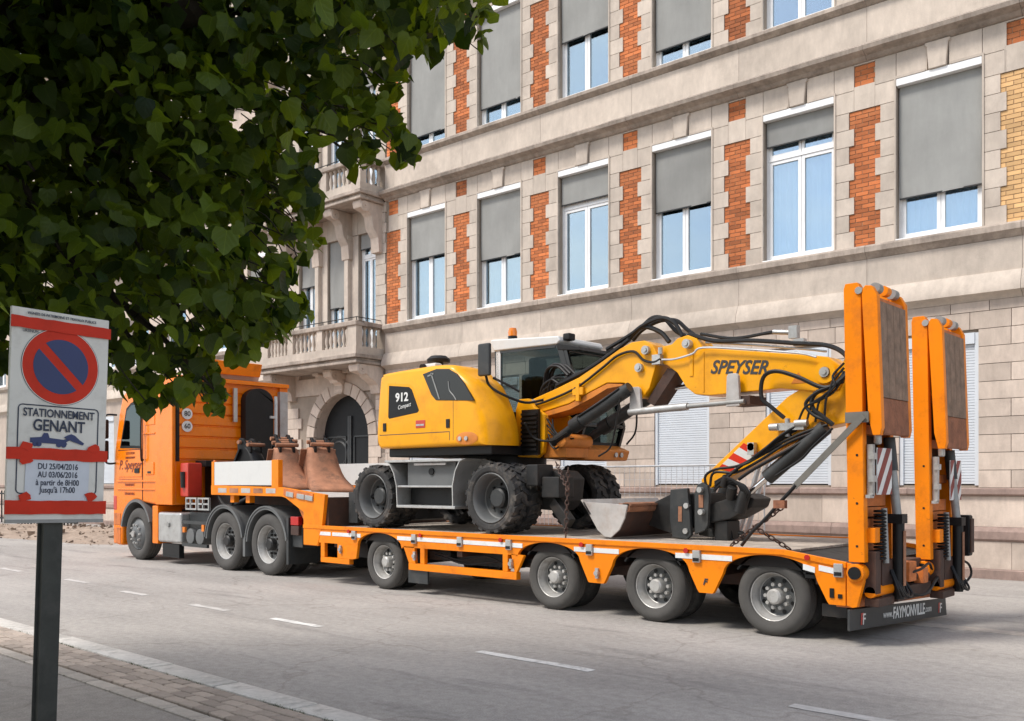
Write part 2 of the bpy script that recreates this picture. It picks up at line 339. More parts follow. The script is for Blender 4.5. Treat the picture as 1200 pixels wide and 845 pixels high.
def inst(me, name, parent, loc, rot=None, scale=None):
    o = bpy.data.objects.new(name, me); COL.objects.link(o); o.parent = parent; o.location = loc
    if rot: o.rotation_euler = rot
    if scale: o.scale = scale
    return o
def text(body, size, loc, rot, m, parent, name='lettering', bold=0., shear=0., align='CENTER', local=False, sx=1., thick=.0015, extra=None):
    """flat raised lettering turned into a mesh part"""
    c = bpy.data.curves.new(name, 'FONT'); c.body = body; c.size = size; c.shear = shear; c.offset = bold*size; c.align_x = align; c.align_y = 'CENTER'
    c.extrude = thick; c.resolution_u = 3
    t = bpy.data.objects.new(name, c); COL.objects.link(t); bpy.context.view_layer.update()
    me = bpy.data.meshes.new_from_object(t.evaluated_get(bpy.context.evaluated_depsgraph_get())); bpy.data.objects.remove(t)
    me.name = name; me.materials.clear(); me.materials.append(MATS[m])
    o = bpy.data.objects.new(name, me); COL.objects.link(o); o.parent = parent
    M = Matrix.Translation(Vector(loc) - (Vector((0, 0, 0)) if local else rootof(parent).location)) @ rot.to_matrix().to_4x4() @ Matrix.Diagonal((sx, 1, 1, 1))
    me.transform(M); return o
from mathutils import Euler
SIDE = Euler((math.pi/2, 0, 0)).to_quaternion()              # reads on faces looking to -Y
REAR = Euler((math.pi/2, 0, math.pi/2)).to_quaternion()      # reads on faces looking to +X
VIEW = Vector((-math.cos(YAW), math.sin(YAW), 0)); RIGHT = Vector((math.sin(YAW), math.cos(YAW), 0))
def at(x, y, depth):
    """point of the place that lies `depth` metres out in the direction of photo position x, y"""
    return Vector((0, 0, EYE)) + (VIEW + RIGHT*((x - 600)/FPX) + Vector((0, 0, (HORIZON - y)/FPX)))*depth
# ------------------------------------------------------------------ ground, road, footpath
MB().add([(-600,-600,-.05),(600,-600,-.05),(600,600,-.05),(-600,600,-.05)], [(0,1,2,3)]).build('ground', 'earth', kind='structure')
road = MB().add([(-140,3.72,0),(70,3.72,0),(70,40,0),(-140,40,0)], [(0,1,2,3)]).build('road', 'road_asphalt', kind='structure', origin=(0,0,0))
for i, (x0, x1, y0) in enumerate(((-15.34,-14.5,6.02),(-13.05,-12.31,5.9),(-10.98,-10.1,5.84),(-9.17,-8.25,5.86),(-5.99,-4.68,5.98),(-2.95,-1.7,5.98),(-18.2,-17.2,6.02),(-21,-20,6.02))):
    n = 9; m = MB(); rnd = random.Random(i)
    top = [(x0 + (x1-x0)*k/n, y0 + .11 + rnd.uniform(-.012,.012)) for k in range(n+1)]; bot = [(x0 + (x1-x0)*k/n, y0 + rnd.uniform(-.012,.012)) for k in range(n+1)]
    m.add([(a, b, .004) for a, b in bot] + [(a, b, .004) for a, b in top], [(k, k+1, n+2+k, n+1+k) for k in range(n)])
    m.build('lane_dash', 'paint_road' if i in (3, 4) else 'paint_faint', road, local=True)
MB().box(-60, 30, 10.35, 10.6, -.02, .006).build('gutter_strip', 'paver_pale', kind='structure')
MB().box(-140, 70, -80, 2.9, -.04, .06).build('footpath', 'path_asphalt', kind='structure')
bed = MB().box(-140, 70, 2.9, 3.5, -.04, .045).build('paving_strip', 'joint_sand', kind='structure', origin=(0,0,0))
pv = MB().box(-.096,.096,-.046,.046,-.02,.022).mesh('paver', bevel=.006, seg=1); pv.materials.append(MATS['paver'])
pe = MB().box(-.196,.196,-.055,.055,-.02,.022).mesh('edge_paver', bevel=.006, seg=1); pe.materials.append(MATS['paver_pale'])
rr = random.Random(3); far = MB()
for r in range(4):
    for k in range(-75, 8):
        x = k*.2 + (.1 if r % 2 else 0); y = 3.085 + r*.1 + .03; z = .044 + rr.uniform(-.003,.003)
        if -13.2 < x < -2.0 and (x > -11.5 or r % 2): inst(pv, 'paver', bed, (x, y, z), (rr.uniform(-.02,.02), rr.uniform(-.02,.02), rr.uniform(-.03,.03)))
        else: far.box(x-.096, x+.096, y-.046, y+.046, .02, z+.02)
far.build('paver_field', 'paver', bed, local=True, kind='stuff')
for k in range(-38, 4): inst(pe, 'edge_paver', bed, (k*.4, 2.975, .044 + rr.uniform(-.002,.002)), (0, 0, rr.uniform(-.01,.01)))
kb = MB().box(-140, 70, 3.5, 3.72, -.05, .03).build('kerb', 'joint_sand', kind='structure', origin=(0,0,0))
ks = []
for v in range(4):
    m = MB(); a = random.Random(v)
    m.box(-.493, .493, -.105, .115, -.06, .062); me = m.mesh('kerb_stone', bevel=.018, seg=2); me.materials.append(MATS['kerb_granite']); ks.append(me)
for k in range(-24, 6): inst(ks[k % 4], 'kerb_stone', kb, (k*1.0 + .3, 3.6 + rr.uniform(-.006,.006), rr.uniform(-.004,.004)), (0, 0, rr.uniform(-.006,.006)))
m = MB()
for i in range(900):
    cx = rr.choice((-4.75, -5.3, -6.6, -7.4, -8.8, -9.9)); x = cx + rr.gauss(0, .16); y = 3.5 + rr.gauss(0, .012); h = rr.uniform(.006,.025); a = rr.uniform(0, 6.28); d = rr.uniform(.004,.02)
    m.add([(x-.003*math.cos(a), y-.003*math.sin(a), .045), (x+.003*math.cos(a), y+.003*math.sin(a), .045), (x+d*math.sin(a), y+d*math.cos(a), .045+h)], [(0,1,2)])
tag(m.build('kerb_grass', 'moss', flat=True), 'thin green grass and moss growing in the joint behind the kerb', 'grass', kind='stuff')

# ------------------------------------------------------------------ the long stone and brick building
ANG = math.atan(.040)
B = thing('school_building', (-4.04, 16.3, 0), 'long three storey building of pale stone with orange brick piers and balconies', 'building', rz=ANG)
U0, U1 = -47.0, 9.0
def bd(mb, name, m, parent=B, **k): return mb.build(name, m, parent, local=True, **k)
cube = MB().box(0,1,0,1,0,1).mesh('stone_block', flat=True)
CUBES = {}
def stone(parent, name, m, u0, u1, z0, z1, v0=0., v1=.07, gap=.005):
    me = CUBES.get((name, m))
    if not me: me = cube.copy(); me.name = name; me.materials.append(MATS[m]); CUBES[(name, m)] = me
    return inst(me, name, parent, (u0 + gap, v0, z0 + gap), None, (u1 - u0 - 2*gap, v1 - v0, z1 - z0 - 2*gap))
def wall(u0, u1, z0, z1, ops, v0, v1):
    m = MB(); x = u0
    for a, b, lo, hi in sorted(ops):
        if a > x: m.box(x, a, v0, v1, z0, z1)
        if lo > z0: m.box(a, b, v0, v1, z0, lo)
        if hi < z1: m.box(a, b, v0, v1, hi, z1)
        x = b
    if x < u1: m.box(x, u1, v0, v1, z0, z1)
    return m
CW = [-1.28 - 2.44*k for k in range(6)]                 # six bays right of the balconies
CWR = [1.9, 4.5, 7.0]                                   # beyond the frame on the right
CL = [-34.1 - c for c in CW] + [-34.1 - CW[0] - 2.44*k for k in (1, 2, 3, 4)]   # mirrored bays on the left
BAY = [(-16.12,-15.4), (-17.44,-16.72), (-18.71,-17.99)]
HALF = .68
FL = [(5.69, 8.48), (10.04, 12.83), (14.38, 17.1)]      # window sills and heads of the upper storeys
DOOR = (-17.97, -15.65)
gops = [(c-.63, c+.62, 1.5, 4.0) for c in CW + CWR + CL if not c-.63 < -40.5] + [(DOOR[0], DOOR[1], 0, 3.98)]
g0 = bd(wall(-20.6, U1, 0, 4.5, [o for o in gops if o[0] > -20.6], .05, .5), 'ground_floor_wall', 'mortar')
gl = bd(wall(U0, -20.6, 0, 4.5, [o for o in gops if o[0] < -20.7], .0, .5), 'ground_floor_side_wall', 'stone_warm')
f1 = bd(wall(-20.6, U1, 4.5, 9.0, [(c-HALF, c+HALF, *FL[0]) for c in CW + CWR] + [(a, b, 4.8, 8.25) for a, b in BAY], .05, .5), 'first_floor_wall', 'mortar')
f2 = bd(wall(-20.6, U1, 9.0, 13.3, [(c-HALF, c+HALF, *FL[1]) for c in CW + CWR] + [(a, b, 9.1, 12.6) for a, b in BAY], .05, .5), 'second_floor_wall', 'mortar')
bd(wall(U0, -20.6, 4.5, 13.3, [(c-HALF, c+HALF, *FL[0]) for c in CL if c > -46] , .0, .5), 'upper_side_wall', 'stone_warm')
bd(wall(U0, U1, 13.3, 17.6, [(c-HALF, c+HALF, *FL[2]) for c in CW + CWR], .0, .5), 'third_floor_wall', 'stone')
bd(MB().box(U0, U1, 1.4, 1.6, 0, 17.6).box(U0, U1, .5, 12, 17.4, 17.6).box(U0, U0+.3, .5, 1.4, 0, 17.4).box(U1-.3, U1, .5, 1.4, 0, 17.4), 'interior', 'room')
bd(MB().prism([(-.5,17.6),(3.2,21.0),(9,21.0),(12,17.6)], U0, U1, 'x'), 'roof', 'dark_grey')
bd(MB().box(U0, U1, .0, .06, 17.0, 17.6).prism([(-.1,17.3),(-.55,17.6),(-.55,17.75),(.5,17.75),(.5,17.3)], U0, U1, 'x'), 'eaves_cornice', 'stone')
# ---- running courses, cut into blocks
def course(parent, name, m, prof, u0, u1, step, ph=0., gap=.006):
    u = u0
    x = u0 + ph
    cuts = [u0]
    while x < u1:
        if x > u0 + .2: cuts.append(x)
        x += step
    cuts.append(u1)
    for a, b in zip(cuts, cuts[1:]):
        key = (name, m, round(b-a, 3), tuple(prof)); me = CUBES.get(key)
        if not me:
            me = MB().prism(prof, 0, b - a - gap, 'x').mesh(name, flat=False, ang=30); me.materials.append(MATS[m]); CUBES[key] = me
        inst(me, name, parent, (a + gap/2, 0, 0))
P0 = -14.7 + .0
RUN = (-15.0, U1); LRUN = (U0, -19.35)
def both(parent, name, m, prof, step, ph):
    course(parent, name, m, prof, *RUN, step, ph); course(parent, name, m, prof, *LRUN, 5.5, .3)
def pr(*pts): return [(v, z) for v, z in pts] + [(.06, pts[-1][1]), (.06, pts[0][1])]
for run in ((-15.55, U1), (U0, -18.05)):
    course(g0, 'base_stone', 'stone_dark', pr((-.15,0),(-.15,.14),(-.12,.16)), *run, 1.9, .7)
    course(g0, 'plinth_stone', 'stone_warm', pr((-.09,.162),(-.09,.60)), *run, 1.25, .4)
    course(g0, 'torus_stone', 'stone_dark', pr((-.10,.604),(-.13,.64),(-.13,.76),(-.07,.83)), *run, 1.9, 1.1)
    course(g0, 'panel_stone', 'stone_warm', pr((-.03,.834),(-.03,1.325)), *run, 1.1, .2)
    course(g0, 'sill_band_stone', 'stone_dark', pr((-.06,1.33),(-.10,1.36),(-.10,1.44),(-.05,1.46)), *run, 1.9, .5)
both(f1, 'string_course_stone', 'stone', pr((.0,4.5),(-.03,4.54),(-.16,4.60),(-.16,4.70),(-.06,4.93)), 2.44, .35)
both(f1, 'frieze_stone', 'stone', pr((-.02,4.935),(-.02,5.455)), 2.44, .35)
both(f1, 'sill_course_stone', 'stone_weathered', pr((-.03,5.46),(-.09,5.53),(-.13,5.56),(-.13,5.65),(-.10,5.685)), 2.44, .35)
both(f2, 'cornice_stone', 'stone_weathered', pr((.0,8.93),(-.05,8.95),(-.09,9.0),(-.24,9.05),(-.26,9.12),(-.05,9.24)), 2.44, .35)
both(f2, 'frieze_stone', 'stone', pr((-.02,9.245),(-.02,9.875)), 2.44, .35)
both(f2, 'sill_course_stone', 'stone_weathered', pr((-.03,9.88),(-.09,9.92),(-.13,9.95),(-.13,10.01),(-.10,10.035)), 2.44, .35)
both(f2, 'cornice_stone', 'stone', pr((.0,13.28),(-.05,13.3),(-.24,13.38),(-.26,13.5),(-.05,13.65)), 2.44, .35)
# ---- ground floor ashlar
rs = random.Random(11); CH = .287
segs = []; edges = [-15.4] + [x for c in sorted(CW + CWR[:1]) for x in (c-.63, c+.62)] + [3.6]
piers = [(edges[i], edges[i+1]) for i in range(0, len(edges), 2)]
for k in range(11):
    z0 = 1.462 + k*CH; z1 = min(z0 + CH, 4.5)
    if z1 - z0 < .1: break
    runs = piers if z1 <= 4.05 else [(-15.4, 3.6)]
    if z0 < 4.0 < z1: runs = piers
    for a, b in runs:
        n = max(1, round((b - a)/rs.uniform(.52,.72))); w = (b - a)/n
        off = 0 if n == 1 else (w*.25 if k % 2 else -w*.25)
        cuts = [a] + [a + w*j + off*(1 if j % 2 else .6) for j in range(1, n)] + [b]
        for p, q in zip(cuts, cuts[1:]): stone(g0, 'ashlar_stone', 'stone_warm', p, q, z0, z1)
# ---- door surround
cx = (DOOR[0]+DOOR[1])/2; R = (DOOR[1]-DOOR[0])/2; zs = 3.98 - R
arc = [(cx + R*math.cos(math.pi*i/24), zs + R*math.sin(math.pi*i/24)) for i in range(25)]
bd(MB().prism([(DOOR[1], zs)] + [(DOOR[1], 3.99), (cx, 3.99)] + arc[12:0:-1], .05, .5).prism([(DOOR[0], zs)] + arc[23:11:-1] + [(cx, 3.99), (DOOR[0], 3.99)], .05, .5), 'arch_spandrel', 'stone_warm')
for i in range(13):
    a0, a1 = math.pi*i/13 + .008, math.pi*(i+1)/13 - .008; R2 = R + (.34 if i != 6 else .42)
    pts = [(cx + r*math.cos(a), zs + r*math.sin(a)) for r, aa in ((R, (a0, (a0+a1)/2, a1)), (R2, (a1, (a0+a1)/2, a0))) for a in aa]
    bd(MB().prism(pts, -.05 if i != 6 else -.11, .06), 'voussoir', 'stone_warm', g0, bevel=.012, seg=1)
for s, x in ((1, DOOR[1]), (-1, DOOR[0])):
    for k in range(9):
        z0 = .15 + k*(zs-.15)/9; L = .5 if k % 2 else .38
        stone(g0, 'door_jamb_stone', 'stone_warm', min(x, x + s*L), max(x, x + s*L), z0, z0 + (zs-.15)/9, -.03, .07)
for k in range(9):
    z0 = 1.0 + k*.3
    stone(g0, 'bay_stone', 'stone_warm', -19.4, -18.6 if k % 2 else -18.75, z0, z0 + .3)
    stone(g0, 'bay_stone', 'stone_warm', -15.25, -15.0, z0, z0+.3)
stone(g0, 'bay_stone', 'stone_warm', -20.6, -19.4, 0, 4.5)
bd(MB().box(-19.4, -15.0, .0, .05, 4.02, 4.5).box(-15.2, -15.0, -.06, .05, 3.0, 3.1), 'bay_frieze', 'stone_warm')
dr = bd(MB().prism(arc + [(DOOR[0], .02), (DOOR[1], .02)], .33, .36), 'entrance_door', 'door_dark')
m = MB()
for x in (cx - R + .06, cx - .04, cx + .04, cx + R - .06): m.box(x-.035, x+.035, .28, .325, .05, 3.4 if abs(x-cx) < .1 else 2.9)
for x in (cx - R/2, cx + R/2):
    for z in (.25, 1.15, 2.05): m.box(x-.42, x+.42, .30, .325, z, z+.04).box(x-.42, x+.42, .30, .325, z+.76, z+.8).box(x-.42, x-.38, .30, .325, z, z+.8).box(x+.38, x+.42, .30, .325, z, z+.8)
m.lathe([(.44,0),(.48,-.03),(.52,0)], (cx-.5, .33, 2.35), (0,1,0), 28).lathe([(.30,0),(.34,-.03),(.38,0)], (cx-.5, .33, 2.35), (0,1,0), 28)
bd(m, 'door_panel_moulding', 'dark_grey', dr)
bd(MB().cyl((cx+.14,.33,1.55),(cx+.14,.24,1.55),.035).cyl((cx+.12,.25,1.55),(cx+.3,.25,1.55),.018), 'door_handle', 'amber_lens', dr)
bd(MB().box(DOOR[0]-.1, DOOR[1]+.1, -.35, .5, 0, .14), 'doorstep', 'stone_dark', g0)
# ---- bricks, quoins, lintels of one storey
BW, BH, J = .215, .062, .012
def bricks(parent, u0, u1, z0, z1, single, m='brick', v=.022):
    bd(MB().box(u0, u1, v+.012, .06, z0, z1), 'brick_bed', 'brick_mortar', parent)
    mb = MB(); n = int((z1 - z0)/(BH+J)); h = (z1 - z0)/n
    for r in range(n):
        x = u0 - (0 if r % 2 else (BW+J)/2)
        while x < u1 - .01:
            a, b = max(x, u0) + J/2, min(x + BW + J, u1) - J/2
            if b - a > .03:
                z = z0 + r*h + J/2
                if single:
                    o = stone(parent, 'brick', m, a, b, z, z + h - J, v + rs.uniform(-.003,.003), .05, 0)
                else: mb.box(a, b, v + rs.uniform(-.003,.003), .05, z, z + h - J)
            x += BW + J
    if not single: bd(mb, 'brick_panel', m, parent, kind='stuff', flat=True)
def storey(par, f, zs0, zs1, ztop, centres, detail):
    n = 8; h = (zs0 + 2.42 - zs0)/n; zb = zs0 + 2.42
    for c in centres:
        for s in (-1, 1):
            x = c + s*HALF
            for i in range(n):
                L = .36 if i % 2 == 0 else .27
                stone(par, 'quoin_stone', 'stone', min(x, x + s*L), max(x, x + s*L), zs0 + i*h, zs0 + (i+1)*h, 0)
            stone(par, 'lintel_block', 'stone', min(x, x+s*.36), max(x, x+s*.36), zb, zs1 - .0, 0)
            a, b = (x, x + s*.36); stone(par, 'lintel_block', 'stone', min(a,b), max(a,b), zs1, ztop, 0)
        stone(par, 'lintel_stone', 'stone', c - HALF, c - .17, zs1 + .01, ztop, -.0); stone(par, 'lintel_stone', 'stone', c + .17, c + HALF, zs1 + .01, ztop, -.0)
        bd(MB().prism([(c-.14, zs1-.0),(c+.14, zs1-.0),(c+.17, ztop-.06),(c+.2, ztop-.05),(c+.2, ztop),(c-.2, ztop),(c-.2, ztop-.05),(c-.17, ztop-.06)], -.05, .06), 'keystone', 'stone', par, bevel=.008, seg=1)
        bd(MB().box(c-HALF-.03, c-HALF+.0, -.02, .0, zs0, zs1).box(c+HALF, c+HALF+.03, -.02, 0, zs0, zs1).box(c-HALF-.03, c-.2, -.02, 0, zs1, zs1+.04).box(c+.2, c+HALF+.03, -.02, 0, zs1, zs1+.04), 'window_surround', 'stone', par)
    ps = sorted(centres); mids = [ps[0] - 1.22] + [(a+b)/2 for a, b in zip(ps, ps[1:])]
    for q in mids:
        nar, wid = .185, .275
        tan = q > -.6
        single = detail and q > -5.6
        hw = wid if not tan else .37
        bricks(par, q - hw, q + hw, zs0, zb, single, 'brick_tan' if tan else 'brick')
        stone(par, 'band_stone', 'stone', q - (hw-.09), q + (hw-.09), zb, zb + .43, 0)
        bricks(par, q - (hw-.09), q + (hw-.09), zb + .43, zb + .79, single, 'brick')
        stone(par, 'band_stone', 'stone', q - (hw-.09), q + (hw-.09), zb + .79, ztop, 0)
    return mids
storey(f1, 0, 5.69, 8.48, 8.93, CW + [1.16+.12], True)
storey(f2, 1, 10.04, 12.83, 13.28, CW + [1.16+.12], False)
# stone face beyond the six bays and around the balcony windows
for par, z0, z1, zt in ((f1, 4.5, 8.25, 8.93), (f2, 9.24, 12.6, 13.28)):
    for k in range(12):
        h = (zt - 5.69 if par is f1 else zt - 10.04)/12; zz = (5.69 if par is f1 else 10.04) + k*h
        stone(par, 'bay_stone', 'stone', -15.4 + .0, -14.98 if k % 2 else -15.02, zz, zz + h, 0)
    stone(par, 'bay_stone', 'stone', -20.6, -18.71, z0, zt, 0)
    for (a, b), (c, d) in zip(BAY[::-1], BAY[::-1][1:]): stone(par, 'bay_stone', 'stone', b, c, z0, z1, .02)
    for (a, b) in BAY: stone(par, 'bay_stone', 'stone', a, b, z1, zt, .0)
    for (a, b), (c, d) in zip(BAY[::-1], BAY[::-1][1:]): stone(par, 'bay_stone', 'stone', b, c, z1, zt, .0)
    for x in (-17.86, -16.57):
        bd(MB().box(x-.0, x+.16+.0, -.1, .03, z0+.3, z1-.25).box(x-.05, x+.21, -.15, .03, z0+.05, z0+.3).box(x-.04, x+.2, -.14, .03, z1-.25, z1-.12).box(x-.08, x+.24, -.18, .03, z1-.12, z1), 'pilaster', 'stone', par, bevel=.01, seg=1)
# ---- windows
def pane_grid(m, x0, x1, z0, z1, w=.055, v0=.17, v1=.235):
    m.box(x0, x0+w, v0, v1, z0, z1).box(x1-w, x1, v0, v1, z0, z1).box(x0+w, x1-w, v0, v1, z1-w, z1).box(x0+w, x1-w, v0, v1, z0, z0+w+.02)
rw = random.Random(5)
def window(c, z0, z1, half, blind=None, transom=None, box=True, curt=True):
    m = MB(); top = z1 - (.13 if box else 0); g = []
    m.box(c-half, c-half+.05, .16, .25, z0, top).box(c+half-.05, c+half, .16, .25, z0, top).box(c-half+.05, c+half-.05, .16, .25, z0, z0+.06).box(c-half+.05, c+half-.05, .16, .25, top-.05, top)
    zt = transom or (top-.05)
    for s in (-1, 1):
        a, b = (c-half+.052, c-.004) if s < 0 else (c+.004, c+half-.052)
        pane_grid(m, a, b, z0+.062, zt - (.004 if transom else .002), .06 if half > .5 else .045); g.append((a+.06, b-.06, z0+.14, zt-.06))
        if transom: pane_grid(m, a, b, zt+.05, top-.052, .05); g.append((a+.05, b-.05, zt+.11, top-.1))
    if transom: m.box(c-half+.052, c+half-.052, .155, .24, zt, zt+.045)
    w = bd(m, 'window', 'pvc', B)
    for a, b, lo, hi in g:
        if blind is None or lo < blind: bd(MB().box(a-.01, b+.01, .2, .208, lo-.02, hi+.01), 'glass_pane', 'window_glass', w)
    bd(MB().box(c-half-.0, c+half+.0, -.035, .16, z0-.004, z0+.03).box(c-half, c+half, .1, .16, z0+.03, z0+.055), 'sill', 'pvc' if half > .5 else 'stone', w)
    if box: bd(MB().box(c-half+.003, c+half-.003, -.012, .15, top, z1-.003), 'shutter_box', 'pvc', w, bevel=.006, seg=1)
    if blind:
        m = MB(); nx, nz = 14, 16; ph = rw.uniform(0, 6); amp = rw.uniform(.004,.014); P = []
        for j in range(nz+1):
            for i in range(nx+1):
                u = i/nx; t = j/nz; z = top - (top - blind - rw.uniform(-.002,.002))*t
                P.append((c-half+.03 + (2*half-.06)*u, .1 + amp*t*math.sin(5*u + 4*t + ph) + amp*.5*math.sin(11*u*t+ph), z + .012*math.sin(3*u + ph)*t))
        m.add(P, [(j*(nx+1)+i, j*(nx+1)+i+1, (j+1)*(nx+1)+i+1, (j+1)*(nx+1)+i) for j in range(nz) for i in range(nx)])
        bd(m, 'roller_blind', 'blind', w, ang=80)
        bd(MB().box(c-half+.03, c+half-.03, .09, .115, blind-.012, blind+.012), 'blind_bar', 'dark_steel', w)
    if curt:
        m = MB(); n = 60; P = []
        for i in range(n+1):
            x = c-half+.03 + (2*half-.06)*i/n; y = .275 + .022*math.sin(i*.9 + ph0) + .01*math.sin(i*2.3)
            P += [(x, y, z0+.05), (x, y, top)]
        m.add(P, [(2*i, 2*i+2, 2*i+3, 2*i+1) for i in range(n)]); bd(m, 'curtain', 'curtain', w, ang=80)
    return w
ph0 = 0.
b1 = {5: 7.26, 4: 6.87, 3: 7.73, 2: 7.10, 1: 7.88, 0: 6.43}; b2 = {5: 10.38, 4: 10.5, 3: 11.35, 2: 10.43, 1: 11.9, 0: 11.2}
for k, c in enumerate(CW):
    ph0 = k*1.7
    window(c, 5.69, 8.48, HALF, b1[k], 7.62 if k in (1, 3) else None, curt=k not in (2, 3))
    window(c, 10.04, 12.83, HALF, b2[k], None, curt=k in (0, 4))
    window(c, 14.38, 17.1, HALF, 15.6, None, curt=False)
for c in CWR[:1]: window(c, 5.69, 8.48, HALF, 7.0); window(c, 10.04, 12.83, HALF, 11)
for k, c in enumerate(CL):
    if c > -46: window(c, 5.69, 8.48, HALF, (7.3, 6.6, 7.8)[k % 3], None, curt=k % 2 == 0)
for k, (a, b) in enumerate(BAY):
    window((a+b)/2, 4.85, 8.25, (b-a)/2, (7.85, 6.4, 7.15)[k], 7.6 if k == 0 else None, box=False)
    window((a+b)/2, 9.3, 12.6, (b-a)/2, (12.2, 11.8, 12.0)[k], None, box=False)
# ground floor roller shutters
for c in CW + CWR[:2] + [c for c in CL if c > -40]:
    a, b = c-.6, c+.59; m = MB(); n = 50; zz = 1.52; h = (3.82-1.52)/n; P = []
    for i in range(n):
        z = zz + i*h; P += [(z, .075), (z + h*.15, .062), (z + h*.85, .062), (z + h, .075)]
    vs_ = [(x, v, z) for z, v in P for x in (a, b)]
    m.add(vs_, [(2*i, 2*i+1, 2*i+3, 2*i+2) for i in range(len(P)-1)])
    sh = bd(m, 'roller_shutter', 'shutter', B, ang=20)
    bd(MB().box(c-.63, c-.57, .03, .1, 1.5, 4.0).box(c+.56, c+.62, .03, .1, 1.5, 4.0).box(c-.57, c+.56, .01, .1, 3.82, 4.0), 'shutter_frame', 'shutter', sh)
# ---- balconies
bal = MB().lathe([(.0001,0),(.05,0),(.05,.05),(.028,.08),(.055,.2),(.05,.26),(.026,.40),(.036,.46),(.05,.47),(.05,.52),(.0001,.52)], (0,0,0), (0,0,1), 12).mesh('baluster', ang=50)
bal.materials.append(MATS['stone'])
def console(u, z, w, dep, hgt, par):
    p = [(.05,z),(-dep,z),(-dep-.02,z-.08),(-dep+.02,z-.2),(-dep*.62,z-.26),(-dep*.5,z-.36),(-dep*.42,z-.52*hgt),(-dep*.2,z-.7*hgt),(-.12,z-hgt),(.05,z-hgt)]
    o = bd(MB().prism(p, u-w/2, u+w/2, 'x'), 'console_bracket', 'stone_warm', par, bevel=.02, seg=2)
    bd(MB().lathe([(.02,0),(.04,.02),(.13,.025),(.15,.0)], (u+w/2, -dep+.14, z-.15), (1,0,0), 20).lathe([(.02,0),(.03,.03),(.06,.03),(.07,.0)], (u+w/2, -dep+.14, z-.15), (1,0,0), 16), 'scroll', 'stone_warm', o)
for zslab, D in ((4.62, .92), (8.86, .78)):
    E0, E1 = -19.25, -15.08
    b = bd(MB().box(E0-.04, E1+.04, -D-.05, .03, zslab, zslab+.07).box(E0, E1, -D, .03, zslab+.07, zslab+.14).box(E0-.07, E1+.07, -D-.09, .03, zslab+.14, zslab+.24), 'balcony', 'stone_weathered', bevel=.012, seg=1)
    zb = zslab + .24; zr = zb + .20 + .52
    bd(MB().box(E0, E1, -D-.02, -D+.2, zb, zb+.2).box(E1-.22, E1, -D+.2, .0, zb, zb+.2).box(E0, E0+.22, -D+.2, 0, zb, zb+.2), 'balustrade_base', 'stone', b)
    bd(MB().box(E0-.03, E1+.03, -D-.05, -D+.23, zr, zr+.13).box(E1-.25, E1+.03, -D+.23, 0, zr, zr+.13).box(E0-.03, E0+.25, -D+.23, 0, zr, zr+.13), 'handrail', 'stone_weathered', b, bevel=.02, seg=1)
    peds = [E0, E0+1.28, E0+2.56, E1-.34]
    for i, x in enumerate(peds): bd(MB().box(x, x+(.34 if i in (0, 3) else .22), -D-.01, -D+.19, zb+.2, zr), 'pedestal', 'stone', b)
    for i in range(3):
        x0 = peds[i] + (.34 if i == 0 else .22); x1 = peds[i+1]; n = 6
        for k in range(n): inst(bal, 'baluster', b, (x0 + (x1-x0)*(k+.5)/n, -D+.09, zb+.2))
    for k in range(3): inst(bal, 'baluster', b, (E1-.11, -D+.36 + k*.17, zb+.2))
    bd(MB().tube([(E0+.1,-D+.09,zr+.24),(E1-.1,-D+.09,zr+.24),(E1-.1,0,zr+.24)], .012, 6, sm=False).cyl((E1-.1,-D+.09,zr+.1),(E1-.1,-D+.09,zr+.25),.012).cyl((E0+1.4,-D+.09,zr+.1),(E0+1.4,-D+.09,zr+.25),.012).cyl((E0+2.7,-D+.09,zr+.1),(E0+2.7,-D+.09,zr+.25),.012), 'guard_rail', 'dark_steel', b)
    if zslab < 5:
        console(E1-.2, zslab, .36, D-.06, .72, B); console(E0+.2, zslab, .36, D-.06, .72, B); console(cx, zslab, .34, .5, .6, B)
    else:
        for u in (E1-.2, -16.5, -17.8, E0+.2): console(u, zslab, .32, D-.04, 1.25, B)
# ---- lower stone structure seen beyond the building's left end, black railing in front
fr = thing('iron_railing', (-36, 13.2, 0), 'black iron railing beside the parking sign, far down the street', 'railing')
m = MB()
for k in range(26): m.cyl((-40+k*.3, 13.2, 0), (-40+k*.3, 13.2, 1.25), .03, n=6)
m.build('bar', 'black', fr); MB().box(-40.1,-32.3,13.17,13.23,1.1,1.16).box(-40.1,-32.3,13.17,13.23,.15,.2).build('rail', 'black', fr)
